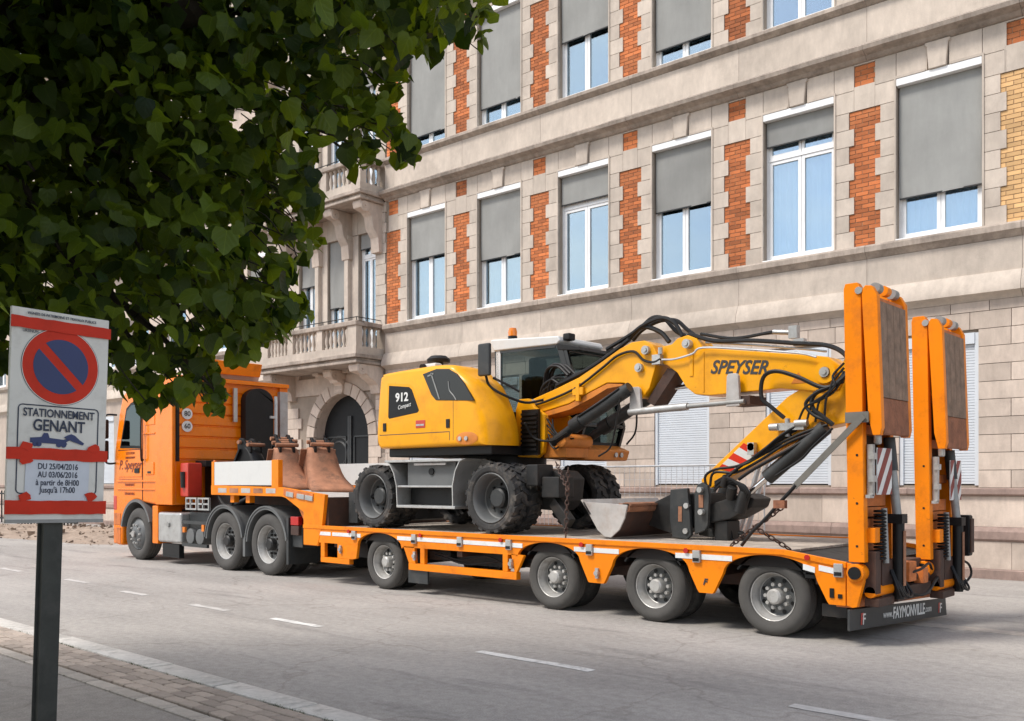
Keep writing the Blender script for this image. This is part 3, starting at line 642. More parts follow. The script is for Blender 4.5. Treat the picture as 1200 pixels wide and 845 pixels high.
# ------------------------------------------------------------------ wheels
def road_wheel(par, X, Y, R, W, style, s=1, rim='rim_steel', tyre='rubber_dusty'):
    """outer face at Y; s=+1 when the wheel runs from there towards +Y"""
    ax = (0, s, 0); o = (X, Y, R)
    if style == 'steer':
        prof = [(.60*R,.03),(.585*R,.05),(.55*R,.05),(.50*R,.02),(.40*R,-.005),(.30*R,-.02),(.27*R,-.035),(.14*R,-.04),(.13*R,-.06),(.0001,-.06)]
    else:
        prof = [(.62*R,.025),(.60*R,.03),(.585*R,.06),(.54*R,.09),(.52*R,.15),(.50*R,.156)]
    w = MB().lathe(prof, o, ax, 36).build('wheel', 'mud_grey' if style == 'steer' else rim, par, ang=40)
    if style == 'steer':
        hub = MB()
        for k in range(10):
            a = 2*math.pi*k/10; hub.cyl((X+.36*R*math.cos(a), Y-.012*s, R+.36*R*math.sin(a)), (X+.36*R*math.cos(a), Y-.05*s, R+.36*R*math.sin(a)), .026, .02, 6)
        hub.cyl((X, Y-.055*s, R), (X, Y-.09*s, R), .12*R)
    else:
        hub = MB().lathe([(.0001,.0),(.155*R,.0),(.20*R,.02),(.205*R,.15)], (X, Y+.03*s, R), ax, 20)
        for k in range(10):
            a = 2*math.pi*k/10; hub.cyl((X+.31*R*math.cos(a), Y+.15*s, R+.31*R*math.sin(a)), (X+.31*R*math.cos(a), Y+.10*s, R+.31*R*math.sin(a)), .022, .02, 6)
    hub.build('hub', 'dark_steel' if style == 'drive' else 'rim_steel', w)
    if style != 'steer':
        MB().lathe([(.505*R,.154),(.44*R,.165),(.34*R,.15),(.30*R,.14),(.0001,.14)], o, ax, 36).build('wheel_disc', 'mud_grey', w, ang=40)
        m = MB()
        for k in range(8):
            a = 2*math.pi*(k+.5)/8; c = Vector((X+.43*R*math.cos(a), Y+.154*s, R+.43*R*math.sin(a))); m.cyl(c, c + Vector((0,-.006*s,0)), .055*R, n=12)
        m.build('hand_hole', 'black', w, kind='stuff')
    pr_ = [(.62*R,.035),(.66*R,.012),(.74*R,.0),(.83*R,-.006),(.90*R,.004),(.955*R,.022),(.985*R,.038),(R,.05)]
    n = 4; gw = (W - .1)/n
    for k in range(n):
        a = .05 + k*gw
        pr_ += [(R, a + gw - .014)]
        if k < n-1: pr_ += [(.975*R, a + gw - .010), (.975*R, a + gw - .002), (R, a + gw + .002)]
    pr_ += [(R,W-.05),(.985*R,W-.038),(.93*R,W-.01),(.83*R,W),(.62*R,W-.03)]
    MB().lathe(pr_, o, ax, 44).build('tyre', tyre, w, ang=30)
    return w
def dual(par, X, Y, R, W, style, s=1, **k):
    w = road_wheel(par, X, Y, R, W, style, s, **k)
    pr_ = [(.62*R,.03),(.8*R,.0),(.95*R,.02),(R,.05),(R,W-.05),(.95*R,W-.02),(.8*R,W),(.62*R,W-.03)]
    MB().lathe(pr_, (X, Y + s*(W+.06), R), (0, s, 0), 36).build('inner_tyre', 'rubber', w)
    return w
def arcpts(cx, cz, r, a0, a1, n): return [(cx + r*math.cos(math.radians(a0 + (a1-a0)*i/n)), cz + r*math.sin(math.radians(a0 + (a1-a0)*i/n))) for i in range(n+1)]

# ------------------------------------------------------------------ tractor unit
T = thing('tractor_truck', (-16.2, 9.85, 0), 'orange tractor truck with high cab pulling the low loader', 'truck')
NY, FY = 8.6, 11.08
side = [(-16.66,1.12),(-17.52,1.12)] + arcpts(-18.19,.56,.64,60,170,12)[1:] + [(-18.86,.26),(-19.12,.26),(-19.22,.5),(-19.27,1.4),(-19.2,2.2),(-19.0,2.95),(-18.84,3.32),(-18.5,3.52),(-16.72,3.6),(-16.66,3.5)]
cab = MB().prism(side, NY, FY).build('cab', 'cab_orange', T, bevel=.05, seg=3)
MB().prism([(-18.9,2.30),(-18.03,2.27),(-18.03,3.12),(-18.42,3.12),(-18.62,3.02)], NY-.006, NY+.02).build('door_window', 'dark_glass', cab, bevel=.015)
MB().prism([(-18.95,2.25),(-17.99,2.22),(-17.99,3.17),(-18.44,3.17),(-18.66,3.06)], NY-.003, NY+.02).build('window_frame', 'black', cab, bevel=.01)
d = MB()   # door seams, waist ribs
for a, b in (((-17.94,1.2),(-17.94,3.2)), ((-19.0,1.62),(-17.94,1.60))): d.obox((a[0],NY-.001,a[1]), (b[0],NY-.001,b[1]), .008, .012, (0,1,0))
d.box(-17.35,-17.335,NY-.002,NY+.01,1.2,3.3)
d.build('door_seam', 'red_script', cab)
door = MB().box(-19.0,-17.96,NY-.012,NY+.01,1.66,2.2).build('door', 'cab_orange', cab, bevel=.01)
MB().box(-18.25,-18.05,NY-.03,NY,1.74,1.83).build('door_handle', 'black', cab, bevel=.008)
MB().box(-19.05,-16.9,NY-.025,NY+.01,1.56,1.6).box(-19.05,-16.9,NY-.022,NY+.01,1.40,1.43).box(-17.9,-17.4,NY-.02,NY+.01,2.5,2.53).build('body_moulding', 'cab_orange', cab, bevel=.008)
MB().box(-17.32,-16.64,NY-.05,NY+.02,1.12,3.45).build('side_deflector', 'cab_orange', cab, bevel=.02)
MB().box(-16.655,-16.615,NY+.03,NY+.085,1.95,3.45).build('corner_shadow_line', 'black', T)  # black strip drawn as the shadow in the gap behind the cab side
fl = MB().box(-19.30,-19.12,NY+.02,FY-.02,.28,1.25).build('bumper', 'cab_orange', T, bevel=.03)
MB().box(-19.2,-18.9,NY-.012,NY+.05,.30,.62).box(-19.2,-18.9,NY-.012,NY+.05,.68,.92).build('entry_step', 'orange_worn', fl, bevel=.01)
MB().box(-19.24,-19.08,NY-.008,NY+.05,.98,1.28).build('headlamp', 'red', fl, bevel=.02)
MB().prism([(x, z) for x, z in arcpts(-18.19,.56,.655,20,172,16)] + [(x, z) for x, z in arcpts(-18.19,.56,.60,172,20,16)], NY-.035, NY+.3).build('wheel_arch', 'mud_grey', cab)
MB().box(-17.955,-17.925,NY-.004,NY+.01,1.2,3.3).box(-19.02,-17.95,NY-.004,NY+.01,2.205,2.22).box(-17.345,-17.325,NY-.004,NY+.01,1.15,3.4).build('panel_gap', 'black', cab)
MB().tube([(-17.86,NY-.02,2.0),(-17.86,NY-.07,2.05),(-17.86,NY-.07,2.85),(-17.86,NY-.02,2.9)], .018, 8).build('grab_rail', 'black', cab)
MB().box(-17.84,-17.42,NY-.012,NY+.01,2.68,3.12).build('sleeper_panel', 'cab_orange', cab, bevel=.02)
MB().box(-17.8,-17.45,NY-.016,NY+.01,1.70,1.95).build('locker_lid', 'cab_orange', cab, bevel=.015)
MB().box(-17.70,-17.56,NY-.022,NY,1.73,1.77).build('locker_handle', 'black', cab)
for k_, (cc, y_) in enumerate((('red', 9.5), ('amber_lens', 9.65), ('black', 9.8))):
    MB().tube([(-16.5, y_, 1.75)] + [(-16.4+.045*i, y_ + .05*math.cos(i*1.6), 1.62 - .25*math.sin(math.pi*i/24) + .05*math.sin(i*1.6)) for i in range(25)] + [(-15.22, y_, 1.55)], .014, 6, per=3).build('coiled_hose', cc, T)
mr = MB().box(-19.40,-19.26,NY-.38,NY-.08,2.02,2.42).box(-19.40,-19.26,NY-.38,NY-.08,2.46,2.86).build('wing_mirror', 'black', T, bevel=.03)
MB().tube([(-19.12,NY+.02,2.95),(-19.2,NY-.15,2.95),(-19.3,NY-.2,2.85)], .02).tube([(-19.15,NY+.02,1.95),(-19.2,NY-.15,1.95),(-19.3,NY-.2,2.1)], .02).build('mirror_arm', 'black', mr)
MB().box(-17.52,-17.29,NY-.01,NY+.5,.36,1.1).build('side_step_fairing', 'cab_orange', T, bevel=.02)
for s, x0, x1, m_ in ((0,-17.27,-16.38,'silver'),):
    tk = MB().box(x0,x1,NY-.02,NY+.62,.40,.98).build('fuel_tank', m_, T, bevel=.05, seg=3)
    MB().cyl((x0+.45,NY-.02,.75),(x0+.45,NY-.05,.75),.05).build('filler_cap', 'grey_steel', tk)
MB().box(-17.15,-16.5,NY+.02,NY+.12,.12,.38).build('mud_flap', 'black', T)
MB().box(-16.36,-15.42,NY+.15,NY+.8,.62,1.0).build('battery_box', 'dark_grey', T, bevel=.02)
for x in (-16.1,-15.75): MB().cyl((x,NY+.02,.55),(x,NY+.7,.55),.15,n=20).build('air_tank', 'mud_grey', T, bevel=.02)
MB().box(-16.35,-15.45,NY+.0,NY+.05,.78,.84).box(-16.35,-15.45,NY,NY+.05,.36,.42).build('side_guard', 'dark_grey', T)
MB().box(-16.3,-16.22,NY-.02,NY+.02,.62,.72).box(-15.6,-15.52,NY-.02,NY+.02,.66,.78).build('side_marker', 'amber_lens', T)
m = MB()
for k in range(2):
    x = -16.32 + k*.45
    m.box(x,x+.4,NY+.05,NY+.09,1.04,1.07).box(x,x+.4,NY+.05,NY+.09,1.24,1.27).box(x,x+.03,NY+.05,NY+.09,1.07,1.24).box(x+.37,x+.4,NY+.05,NY+.09,1.07,1.24).box(x+.16,x+.19,NY+.05,NY+.09,1.07,1.24).box(x+.03,x+.37,NY+.05,NY+.09,1.14,1.17)
m.build('catwalk_step', 'silver', T)
# back wall of the cab with pressed ribs
m = MB(); n = 7; z0, z1 = 1.98, 3.52; h = (z1-z0)/n; prof = []
for k in range(n):
    z = z0 + k*h; prof += [(-16.645, z), (-16.645, z+h*.06), (-16.615, z+h*.14), (-16.615, z+h*.92), (-16.645, z+h*.99)]
m.prism([(x, z) for x, z in prof] + [(-16.7, z1), (-16.7, z0)], NY+.08, FY-.1)
m.build('rear_cab_wall', 'cab_orange', T, ang=20)
MB().box(-16.63,-16.5,NY+.03,FY-.03,3.50,3.58).box(-16.66,-16.56,FY-.22,FY-.03,1.98,3.5).build('roof_edge', 'cab_orange', T, bevel=.01)
MB().box(-16.62,-16.52,FY-.24,FY-.05,2.0,3.42).build('far_fairing', 'worn_white', T, bevel=.01)
pts = [(9.98,2.0),(10.62,2.0),(10.62,3.2)] + [(10.3+.32*math.cos(math.radians(a)), 3.18+.26*math.sin(math.radians(a))) for a in range(0,181,15)]
MB().prism(pts, -16.6, -16.42, 'x').build('air_intake', 'black', T, bevel=.03)
MB().tube([(-16.4,10.66,1.5),(-16.4,10.66,3.3)], .035).box(-16.45,-16.38,10.52,10.66,2.85,2.9).build('exhaust_pipe', 'galvanised', T)
MB().box(-16.56,-16.52,9.78,9.86,2.75,3.42).build('work_light_bracket', 'silver', T)
for y, z, tx in ((8.83,2.62,'60'),(8.83,2.86,'80')):
    st = MB().cyl((-16.6,y,z),(-16.585,y,z),.105,n=24).build('speed_sticker', 'plate_white', T)
    text(tx, .13, (-16.582,y,z), REAR, 'sticker', st, bold=.02)
ex = MB().box(-16.55,-16.25,NY+.06,NY+.36,1.28,1.92).build('extinguisher_box', 'red', T, bevel=.03)
MB().cyl((-16.4,NY+.055,1.45),(-16.4,NY+.04,1.75),.05).build('box_label', 'dark_steel', ex)
MB().box(-16.6,-15.6,9.2,10.6,.95,1.85).box(-16.6,-16.2,9.0,10.9,1.85,1.97).tube([(-16.4,9.3,1.5),(-15.8,9.2,1.1),(-15.2,9.5,1.35)],.05).tube([(-16.4,9.5,1.7),(-15.8,9.3,1.2),(-15.2,9.6,1.3)],.03).tube([(-16.4,9.8,1.8),(-15.6,9.5,1.15),(-15.2,9.8,1.4)],.03).build('engine_back', 'black', T, bevel=.02)
MB().box(-19.0,-12.6,9.38,9.48,.72,1.0).box(-19.0,-12.6,10.2,10.3,.72,1.0).box(-14.6,-13.8,9.3,10.4,1.0,1.14).box(-12.7,-12.6,9.38,10.3,.72,1.0).build('chassis', 'dark_steel', T)
for x in (-18.19,-14.84,-13.5): MB().cyl((x,8.9,.52),(x,10.8,.52),.1).build('axle', 'dark_steel', T)
road_wheel(T, -18.19, NY, .52, .32, 'steer'); road_wheel(T, -18.19, FY, .52, .32, 'steer', -1)
for x in (-14.84,-13.5):
    dual(T, x, NY, .515, .28, 'drive'); dual(T, x, FY, .515, .28, 'drive', -1)
    o = MB().prism(arcpts(x,.52,.62,8,178,20) + arcpts(x,.52,.575,178,8,20), NY-.02, NY+.66).build('mudguard', 'mud_grey', T, ang=25)
    MB().prism(arcpts(x,.52,.64,10,176,20) + arcpts(x,.52,.615,176,10,20), NY-.035, NY+.02).build('mudguard_lip', 'mud_grey', o, ang=25)
MB().box(-14.24,-14.17,NY,NY+.6,.28,.62).build('mud_flap', 'mud_grey', T)
MB().box(-12.90,-12.84,NY-.02,NY+.64,.22,.98).build('mud_flap', 'dark_grey', T)
MB().box(-12.86,-12.55,NY+.05,NY+.35,.5,.85).build('tail_box', 'dark_grey', T, bevel=.02)
MB().box(-12.80,-12.58,NY-.01,NY+.08,.86,1.0).build('tail_lamp', 'red_lens', T, bevel=.01)
MB().box(-12.80,-12.58,NY-.005,NY+.08,.70,.85).build('tail_lamp', 'brown_steel', T, bevel=.01)
text('P. Speyser', .27, (-18.46,NY-.016,1.90), SIDE, 'red_script', T, shear=.35, sx=.88, bold=.008)
text('LOCATION', .075, (-18.45,NY-.016,2.14), SIDE, 'red_script', T); text('TERRASSEMENT', .062, (-18.45,NY-.016,2.05), SIDE, 'red_script', T)
text('TRANSPORTS', .07, (-18.5,NY-.008,1.50), SIDE, 'red_script', T, bold=.01); text('STRASBOURG', .07, (-18.5,NY-.008,1.32), SIDE, 'red_script', T, bold=.01)
rf = MB().prism([(-18.3,3.58),(-17.2,3.6),(-16.9,3.62),(-16.75,3.95),(-17.4,3.92)], NY+.5, FY-.5).build('roof_spoiler', 'white_paint', T, bevel=.04)
MB().prism([(-16.74,3.7),(-16.70,3.7),(-16.62,3.95),(-16.72,3.97)], NY+.6, FY-.6).build('spoiler_edge', 'orange', rf)

# ------------------------------------------------------------------ low loader trailer
L = thing('low_loader_trailer', (-8, 9.85, 0), 'orange four axle low loader trailer with two raised folding ramps at its back', 'trailer')
TY, TF = 8.55, 11.15; AX = [-10.51, -7.31, -5.84, -4.42]; RT = .395
def zlow(x):
    for c in AX:
        d = abs(x - c)
        if d < .5: return .62 + .2*math.sqrt(max(0, 1 - (d/.5)**2))
    if -11.98 < x < -11.01:                       # box ahead of the first axle
        return .62
    if x <= -11.98: return .565
    if -10.01 < x < -7.81: return .64
    e = min(abs(x - c) for c in AX) - .5
    return max(.385, .62 - e*1.9)
def ztop(x): return .88 if x < -4.25 else .88 - (x + 4.25)*.14
def side_plate(y0, y1, par):
    xs = [-12.37 + i*.02 for i in range(int((12.37-3.62)/.02)+1)]; m = MB(); P = []
    for x in xs: P += [(x,y0,zlow(x)),(x,y0,ztop(x)),(x,y1,zlow(x)),(x,y1,ztop(x))]
    F = []
    for i in range(len(xs)-1):
        a = i*4; b = a+4; F += [(a,a+1,b+1,b),(a+2,b+2,b+3,a+3),(a+1,a+3,b+3,b+1),(a,b,b+2,a+2)]
    k = (len(xs)-1)*4; F += [(0,2,3,1),(k,k+1,k+3,k+2)]
    m.add(P, F); return m.build('side_plate', 'orange', par, ang=25)
sp = side_plate(TY, TY+.05, L); side_plate(TF-.05, TF, L)
# deck edge flange and reflective strip pieces
m = MB(); xs = [-12.37,-4.25,-3.62]
MB().prism([(-12.37,.83),(-4.25,.83),(-3.62,.74),(-3.62,.795),(-4.25,.885),(-12.37,.885)], TY-.018, TY+.02).build('deck_edge', 'orange', L, bevel=.006)
for a, b in ((-12.33,-12.0),(-11.95,-11.66),(-11.62,-11.12),(-11.02,-10.93),(-10.1,-9.78),(-9.68,-8.87),(-8.77,-7.99),(-7.89,-7.72),(-6.9,-6.71),(-6.61,-6.25),(-5.5,-5.28),(-5.18,-4.82),(-4.05,-3.93),(-3.89,-3.72)):
    z = .735 if a < -4.2 else .70
    z2 = z if b < -4 else z - .025
    MB().add([(a,TY-.006,z),(b,TY-.006,z2),(b,TY-.006,z2+.055),(a,TY-.006,z+.055)], [(0,1,2,3)]).prism([(a,z),(b,z2),(b,z2+.055),(a,z+.055)], TY-.006, TY+.004).build('reflective_strip', 'reflective_white', L)
for x in (-11.07,-9.73,-8.82,-7.94,-6.66,-5.23,-3.69):
    z = .70 if x < -4 else .65
    o = MB().box(x-.045,x+.045,TY-.035,TY+.01,z,z+.13).build('lashing_cleat', 'silver', L, bevel=.008)
    MB().box(x-.035,x+.035,TY-.042,TY-.03,z+.015,z+.05).build('cleat_slot', 'black', o)
for x in (-11.2,-9.6,-8.08,-6.78,-5.36,-4.0): MB().cyl((x,TY-.03,.82),(x,TY,.82),.028,n=10).build('side_marker', 'red_lens', L)
# planks of the deck
m = MB().box(-12.3,-4.25,TY+.05,TF-.05,.70,.835).prism([(-4.25,.70),(-3.7,.62),(-3.7,.755),(-4.25,.835)], TY+.05, TF-.05).build('deck_frame', 'black', L)
for k in range(12):
    y = TY + .06 + k*.2073; MB().box(-12.25,-4.3,y,y+.195,.836,.866).build('deck_plank', 'plank', L, bevel=.004, seg=1)
MB().box(-12.2,-3.7,9.2,9.32,.42,.70).box(-12.2,-3.7,10.38,10.5,.42,.70).build('chassis_beam', 'brown_steel', L)
m = MB()
for x in (-11.6,-9.9,-8.9,-8.0,-6.55,-5.1,-3.9): m.box(x-.05,x+.05,TY+.06,TF-.06,.56,.70)
m.build('outrigger_beam', 'brown_steel', L)
MB().box(-9.3,-8.2,8.95,9.15,.42,.66).cyl((-9.6,9.0,.55),(-9.6,9.7,.55),.12).cyl((-8.1,9.1,.58),(-7.9,9.9,.58),.1).box(-11.8,-11.2,8.9,9.2,.4,.66).build('hydraulic_box', 'dark_steel', L, bevel=.01)
MB().tube([(-9.5,8.7,.6),(-9.0,8.72,.5),(-8.5,8.7,.58),(-8.2,8.72,.5)],.012).tube([(-9.5,8.72,.55),(-8.9,8.74,.45),(-8.3,8.72,.52)],.012).build('brake_hose', 'hose', L)
# low side rails between the axles
m = MB().box(-9.86,-7.82,TY-.004,TY+.08,.33,.425).box(-9.62,-9.53,TY-.002,TY+.06,.425,.66).box(-8.06,-7.97,TY-.002,TY+.06,.425,.66)
m.prism([(-9.98,.66),(-9.74,.66),(-9.72,.425),(-9.86,.425)], TY, TY+.05).prism([(-7.92,.66),(-7.70,.64),(-7.82,.425),(-7.86,.425)], TY, TY+.05)
m.build('side_rail', 'orange', L, bevel=.008)
m = MB().box(-11.92,-11.2,TY-.004,TY+.08,.32,.40).box(-11.92,-11.82,TY-.002,TY+.06,.40,.63).prism([(-11.5,.63),(-11.0,.63),(-11.04,.42),(-11.14,.40),(-11.5,.40)], TY, TY+.05)
m.build('side_rail', 'orange', L, bevel=.008)
for x, z in ((-9.72,.53),(-7.9,.53),(-6.55,.5),(-11.4,.54)):
    MB().box(x-.02,x+.02,TY-.03,TY+.0,z-.06,z+.06).cyl((x,TY-.045,z),(x,TY,z),.03,n=10).build('rail_latch', 'silver', L)
MB().box(-3.78,-3.74,TY-.012,TY,.45,.54).box(-3.70,-3.66,TY-.01,TY,.45,.49).box(-4.03,-3.93,TY-.006,TY,.62,.655).build('side_socket', 'black', L)
text('F', .09, (-5.14,TY-.006,.50), SIDE, 'sticker', L, name='emblem', bold=.04, shear=.3)
MB().box(-9.9,-9.5,TY+.03,TY+.06,.15,.33).build('mud_flap', 'dark_grey', L)
for x in AX:
    dual(L, x, 8.62, RT, .235, 'trailer'); dual(L, x, 11.08, RT, .235, 'trailer', -1)
    MB().cyl((x,9.0,RT),(x,10.7,RT),.07).obox((x-.4,9.26,.5),(x,9.26,.42),.1,.12).box(x-.08,x+.08,9.2,9.36,.3,.5).build('axle', 'dark_steel', L)
    MB().prism(arcpts(x,RT,.46,35,145,12) + arcpts(x,RT,.44,145,35,12), TY+.05, TY+.62).build('wheel_arch', 'black', L)
# gooseneck
gk = [(-15.2,1.33),(-12.99,1.32),(-12.87,1.30),(-12.37,1.08),(-12.37,.57),(-12.0,.57),(-11.88,.88),(-11.80,1.36),(-12.99,1.47),(-15.2,1.50)]
for y0, y1 in ((TY-.008, TY+.06), (TF-.06, TF+.008)): gn = MB().prism(gk, y0, y1).build('gooseneck_side', 'orange', L, bevel=.008)
MB().prism([(-15.2,1.44),(-13.0,1.42),(-11.82,1.32),(-11.86,1.26),(-13.0,1.34),(-15.2,1.36)], TY+.06, TF-.06).build('gooseneck_floor', 'worn_white', L)
MB().prism([(-15.0,1.15),(-13.1,1.14),(-12.37,.9),(-12.37,.6),(-12.0,.6),(-12.2,1.33),(-15.0,1.35)], 9.3, 10.4).build('gooseneck_beam', 'brown_steel', L)
MB().box(-11.86,-11.80,TY+.06,TF-.06,.87,1.32).build('gooseneck_step', 'brown_steel', L)
MB().obox((-12.9,TY-.012,1.40),(-12.1,TY-.012,1.32),.02,.11,(0,0,1)).build('lamp_bar', 'orange_worn', L)
for x in (-12.72,-12.42,-12.2): MB().obox((x-.1,TY-.02,1.383-(x+12.9)*.1),(x+.1,TY-.02,1.363-(x+12.9)*.1),.03,.08,(0,0,1)).build('marker_lamp', 'silver', L, bevel=.008)
MB().box(-15.1,-13.27,TY+.0,TY+.05,1.50,1.91).build('drop_side', 'white_paint', L, bevel=.006)
MB().box(-13.27,-13.07,TY-.01,TY+.08,1.40,1.92).box(-15.18,-15.1,TY-.01,TY+.06,1.36,1.92).build('stake_post', 'orange', L, bevel=.008)
MB().box(-15.1,-13.07,TF-.05,TF,1.50,1.91).build('drop_side', 'white_paint', L, bevel=.006)
MB().box(-15.22,-15.16,TY+.05,TF-.05,1.44,1.95).build('headboard', 'orange_worn', L)
for k in range(5): MB().box(-14.95+k*.38,-14.67+k*.38,TY-.012,TY+.0,1.37,1.45).build('reflective_strip', 'rust_pale' if k % 2 else 'worn_white', L)
MB().prism([(-12.62,1.16),(-12.4,1.06),(-12.4,.86)], TY+.065, TY+.08).build('gusset', 'orange_worn', L)
for x in (-14.6,-14.1): MB().box(x-.06,x+.06,TY+.06,TY+.16,1.2,1.33).build('bracket', 'orange', L)
# rear end
MB().prism([(8.61,.36),(11.09,.26),(11.09,.52),(8.61,.66)], -3.75, -3.585, 'x').build('rear_crossmember', 'orange_worn', L, bevel=.008)
MB().prism([(-3.62,.385),(-3.56,.37),(-3.52,.38),(-3.46,.62),(-3.46,.76),(-3.62,.79)], TY-.002, TY+.06).build('rear_cheek', 'orange', L, bevel=.008)
bp = MB().prism([(8.52,.155),(11.22,.025),(11.18,.225),(8.52,.355)], -3.60, -3.575, 'x').build('bumper_plate', 'dark_grey', L, bevel=.004)
from mathutils import Quaternion
TILT = Quaternion((1,0,0), -.048) @ REAR
text('www.', .105, (-3.572,9.32,.225), TILT, 'plate_white', bp, align='LEFT', bold=.004); text('FAYMONVILLE', .165, (-3.572,9.58,.212), TILT, 'plate_white', bp, align='LEFT', bold=.022, sx=.86); text('.com', .105, (-3.572,10.50,.165), TILT, 'plate_white', bp, align='LEFT', bold=.004)
for y, z in ((8.82,.235),(10.98,.13)):
    text('F', .15, (-3.572,y-.02,z), TILT, 'red', bp, name='emblem', bold=.03); text('F', .15, (-3.570,y+.02,z-.005), TILT, 'plate_white', bp, name='emblem', bold=.012)
def ramp(y0, dz, warn):
    def Z(p): return [(x, z + dz) for x, z in p]
    W = .76
    for k, y in enumerate((y0, y0 + W - .09)):
        r = MB().prism(Z([(-3.60,.80),(-3.45,.80),(-3.485,3.34),(-3.52,3.41),(-3.635,3.41),(-3.65,3.36)]), y, y+.09).build('ramp_beam', 'orange', L, bevel=.004, seg=1)
        if k == 0:
            for z in (.95,1.35,1.8): MB().cyl((-3.52,y-.004,z+dz),(-3.52,y+.01,z+dz),.012,n=8).build('bolt', 'black', r)
    m = MB()
    for z in (.9,1.22,1.62,2.0,2.5,3.0): m.box(-3.6,-3.5,y0+.09,y0+W-.09,z+dz,z+.09+dz)
    m.build('ramp_rung', 'orange_worn', L, bevel=.006)
    MB().box(-3.62,-3.59,y0+.09,y0+W-.09,.85+dz,3.3+dz).build('ramp_plate', 'brown_steel', L)
    MB().box(-3.5,-3.49,y0+.15,y0+W-.15,1.32+dz,1.44+dz).box(-3.5,-3.49,y0+.12,y0+W-.12,1.08+dz,1.2+dz).build('ramp_plate', 'orange_worn', L)
    # folded upper leaf
    fo = MB()
    for y in (y0+.0, y0 + W - .07):
        fo.prism(Z([(-3.475,3.33),(-3.44,3.37),(-3.38,3.36),(-3.33,3.27),(-3.285,2.05),(-3.30,1.98),(-3.37,1.98),(-3.41,2.15)]), y-.012, y+.06)
    fo.build('ramp_leaf_side', 'orange', L, bevel=.004, seg=1)
    MB().prism(Z([(-3.42,3.28),(-3.35,3.26),(-3.31,2.02),(-3.38,2.02)]), y0+.06, y0+W-.07).build('ramp_leaf', 'orange_worn', L)
    for k in range(4):
        a = y0 + .05 + k*(W-.12)/4
        MB().prism(Z([(-3.345,3.22),(-3.328,3.22),(-3.296,2.33),(-3.313,2.33)]), a+.004, a+(W-.12)/4-.002).build('ramp_plank', 'wood_ramp', L)
    MB().prism(Z([(-3.312,2.322),(-3.298,2.322),(-3.286,2.0),(-3.30,1.985)]), y0+.05, y0+W-.08).build('toe_plate', 'rust', L)
    for k in range(3): MB().cyl((-3.42,y0+.16+k*.2,3.37+dz),(-3.42,y0+.26+k*.2,3.37+dz),.05,n=14).build('hinge_knuckle', 'grey_steel' if k % 2 == 0 else 'orange', L)
    MB().cyl((-3.5,y0-.02,3.33+dz),(-3.5,y0+.02,3.33+dz),.035,n=10).build('pivot_pin', 'silver', L)
    # lifting cylinder, spring, lamps
    cy = y0 + W - .16
    c = MB().cyl((-3.36,cy,.42+dz),(-3.36,cy,1.18+dz),.055,n=16).box(-3.44,-3.3,cy-.07,cy+.07,1.15+dz,1.24+dz).build('ramp_cylinder', 'black', L)
    MB().box(-3.305,-3.298,cy-.03,cy+.03,.55+dz,1.08+dz).build('label', 'rust_pale', c)
    MB().cyl((-3.37,cy,1.2+dz),(-3.42,cy,1.68+dz),.042,n=16).build('piston_rod', 'grey_steel', c); MB().cyl((-3.42,cy,1.66+dz),(-3.45,cy,1.98+dz),.055,n=16).build('cylinder_head', 'dark_grey', c)
    m = MB()
    for k in range(14): m.lathe([(.05,0),(.062,.012),(.05,.024)], (-3.40,y0+.24,.82+dz+k*.034), (0,0,1), 14)
    m.build('balance_spring', 'black', L); MB().cyl((-3.38,y0+.34,.78+dz),(-3.4,y0+.34,1.3+dz),.028).build('guide_rod', 'grey_steel', L)
    MB().box(-3.5,-3.38,y0+.08,y0+.2,.98+dz,1.12+dz).build('stop_block', 'orange', L, bevel=.01)
    MB().box(-3.42,-3.36,y0+.12,y0+.2,1.9+dz,2.02+dz).build('clearance_lamp', 'silver', L, bevel=.02)
    MB().box(-3.45,-3.40,y0+.06,y0+.12,1.42+dz,1.9+dz).box(-3.43,-3.38,y0+.04,y0+.12,1.76+dz,1.82+dz).box(-3.43,-3.38,y0+.04,y0+.12,1.55+dz,1.61+dz).box(-3.44,-3.4,y0+.0,y0+.1,1.40+dz,1.43+dz).build('board_holder', 'silver', L)
    wy = warn; wb = MB().box(-3.40,-3.39,wy,wy+.36,1.43+dz,1.87+dz).build('warning_board', 'plate_white', L)
    for k in range(4):
        a = -.32 + k*.21; lo = 1.43 + dz; P = []
        for (u, v) in ((a,0),(a+.105,0),(a+.105+.34,.44),(a+.34,.44)): P.append((u, v))
        # clip the stripe to the board
        def clip(poly, f, g):
            out = []
            for i in range(len(poly)):
                p, q = poly[i-1], poly[i]; fp, fq = f(p), f(q)
                if (fp >= 0) != (fq >= 0):
                    t = fp/(fp-fq); out.append((p[0]+(q[0]-p[0])*t, p[1]+(q[1]-p[1])*t))
                if fq >= 0: out.append(q)
            return out
        P = clip(P, lambda p: p[0]-.004, 0); P = clip(P, lambda p: .356-p[0], 0) if P else P
        if len(P) > 2: MB().prism([(wy+u, lo+v) for u, v in P], -3.391, -3.386, 'x').build('stripe', 'dull_red', wb)
    h = MB().cyl((-3.53,y0-.03,.70+dz),(-3.53,y0+.72,.70+dz),.085,n=20).cyl((-3.44,y0+.1,.52+dz),(-3.44,y0+.6,.52+dz),.06,n=14).build('ramp_hinge', 'orange', L, bevel=.01)
    MB().cyl((-3.53,y0-.045,.70+dz),(-3.53,y0-.028,.70+dz),.06,n=16).build('hinge_cap', 'black', h)
    MB().box(-3.56,-3.4,y0+.3,y0+.68,.42+dz,.8+dz).box(-3.5,-3.36,y0+.12,y0+.5,.38+dz,.46+dz).box(-3.54,-3.38,y0+.1,y0+.22,.5+dz,.9+dz).build('hinge_bracket', 'brown_steel', L, bevel=.01)
    m = MB()
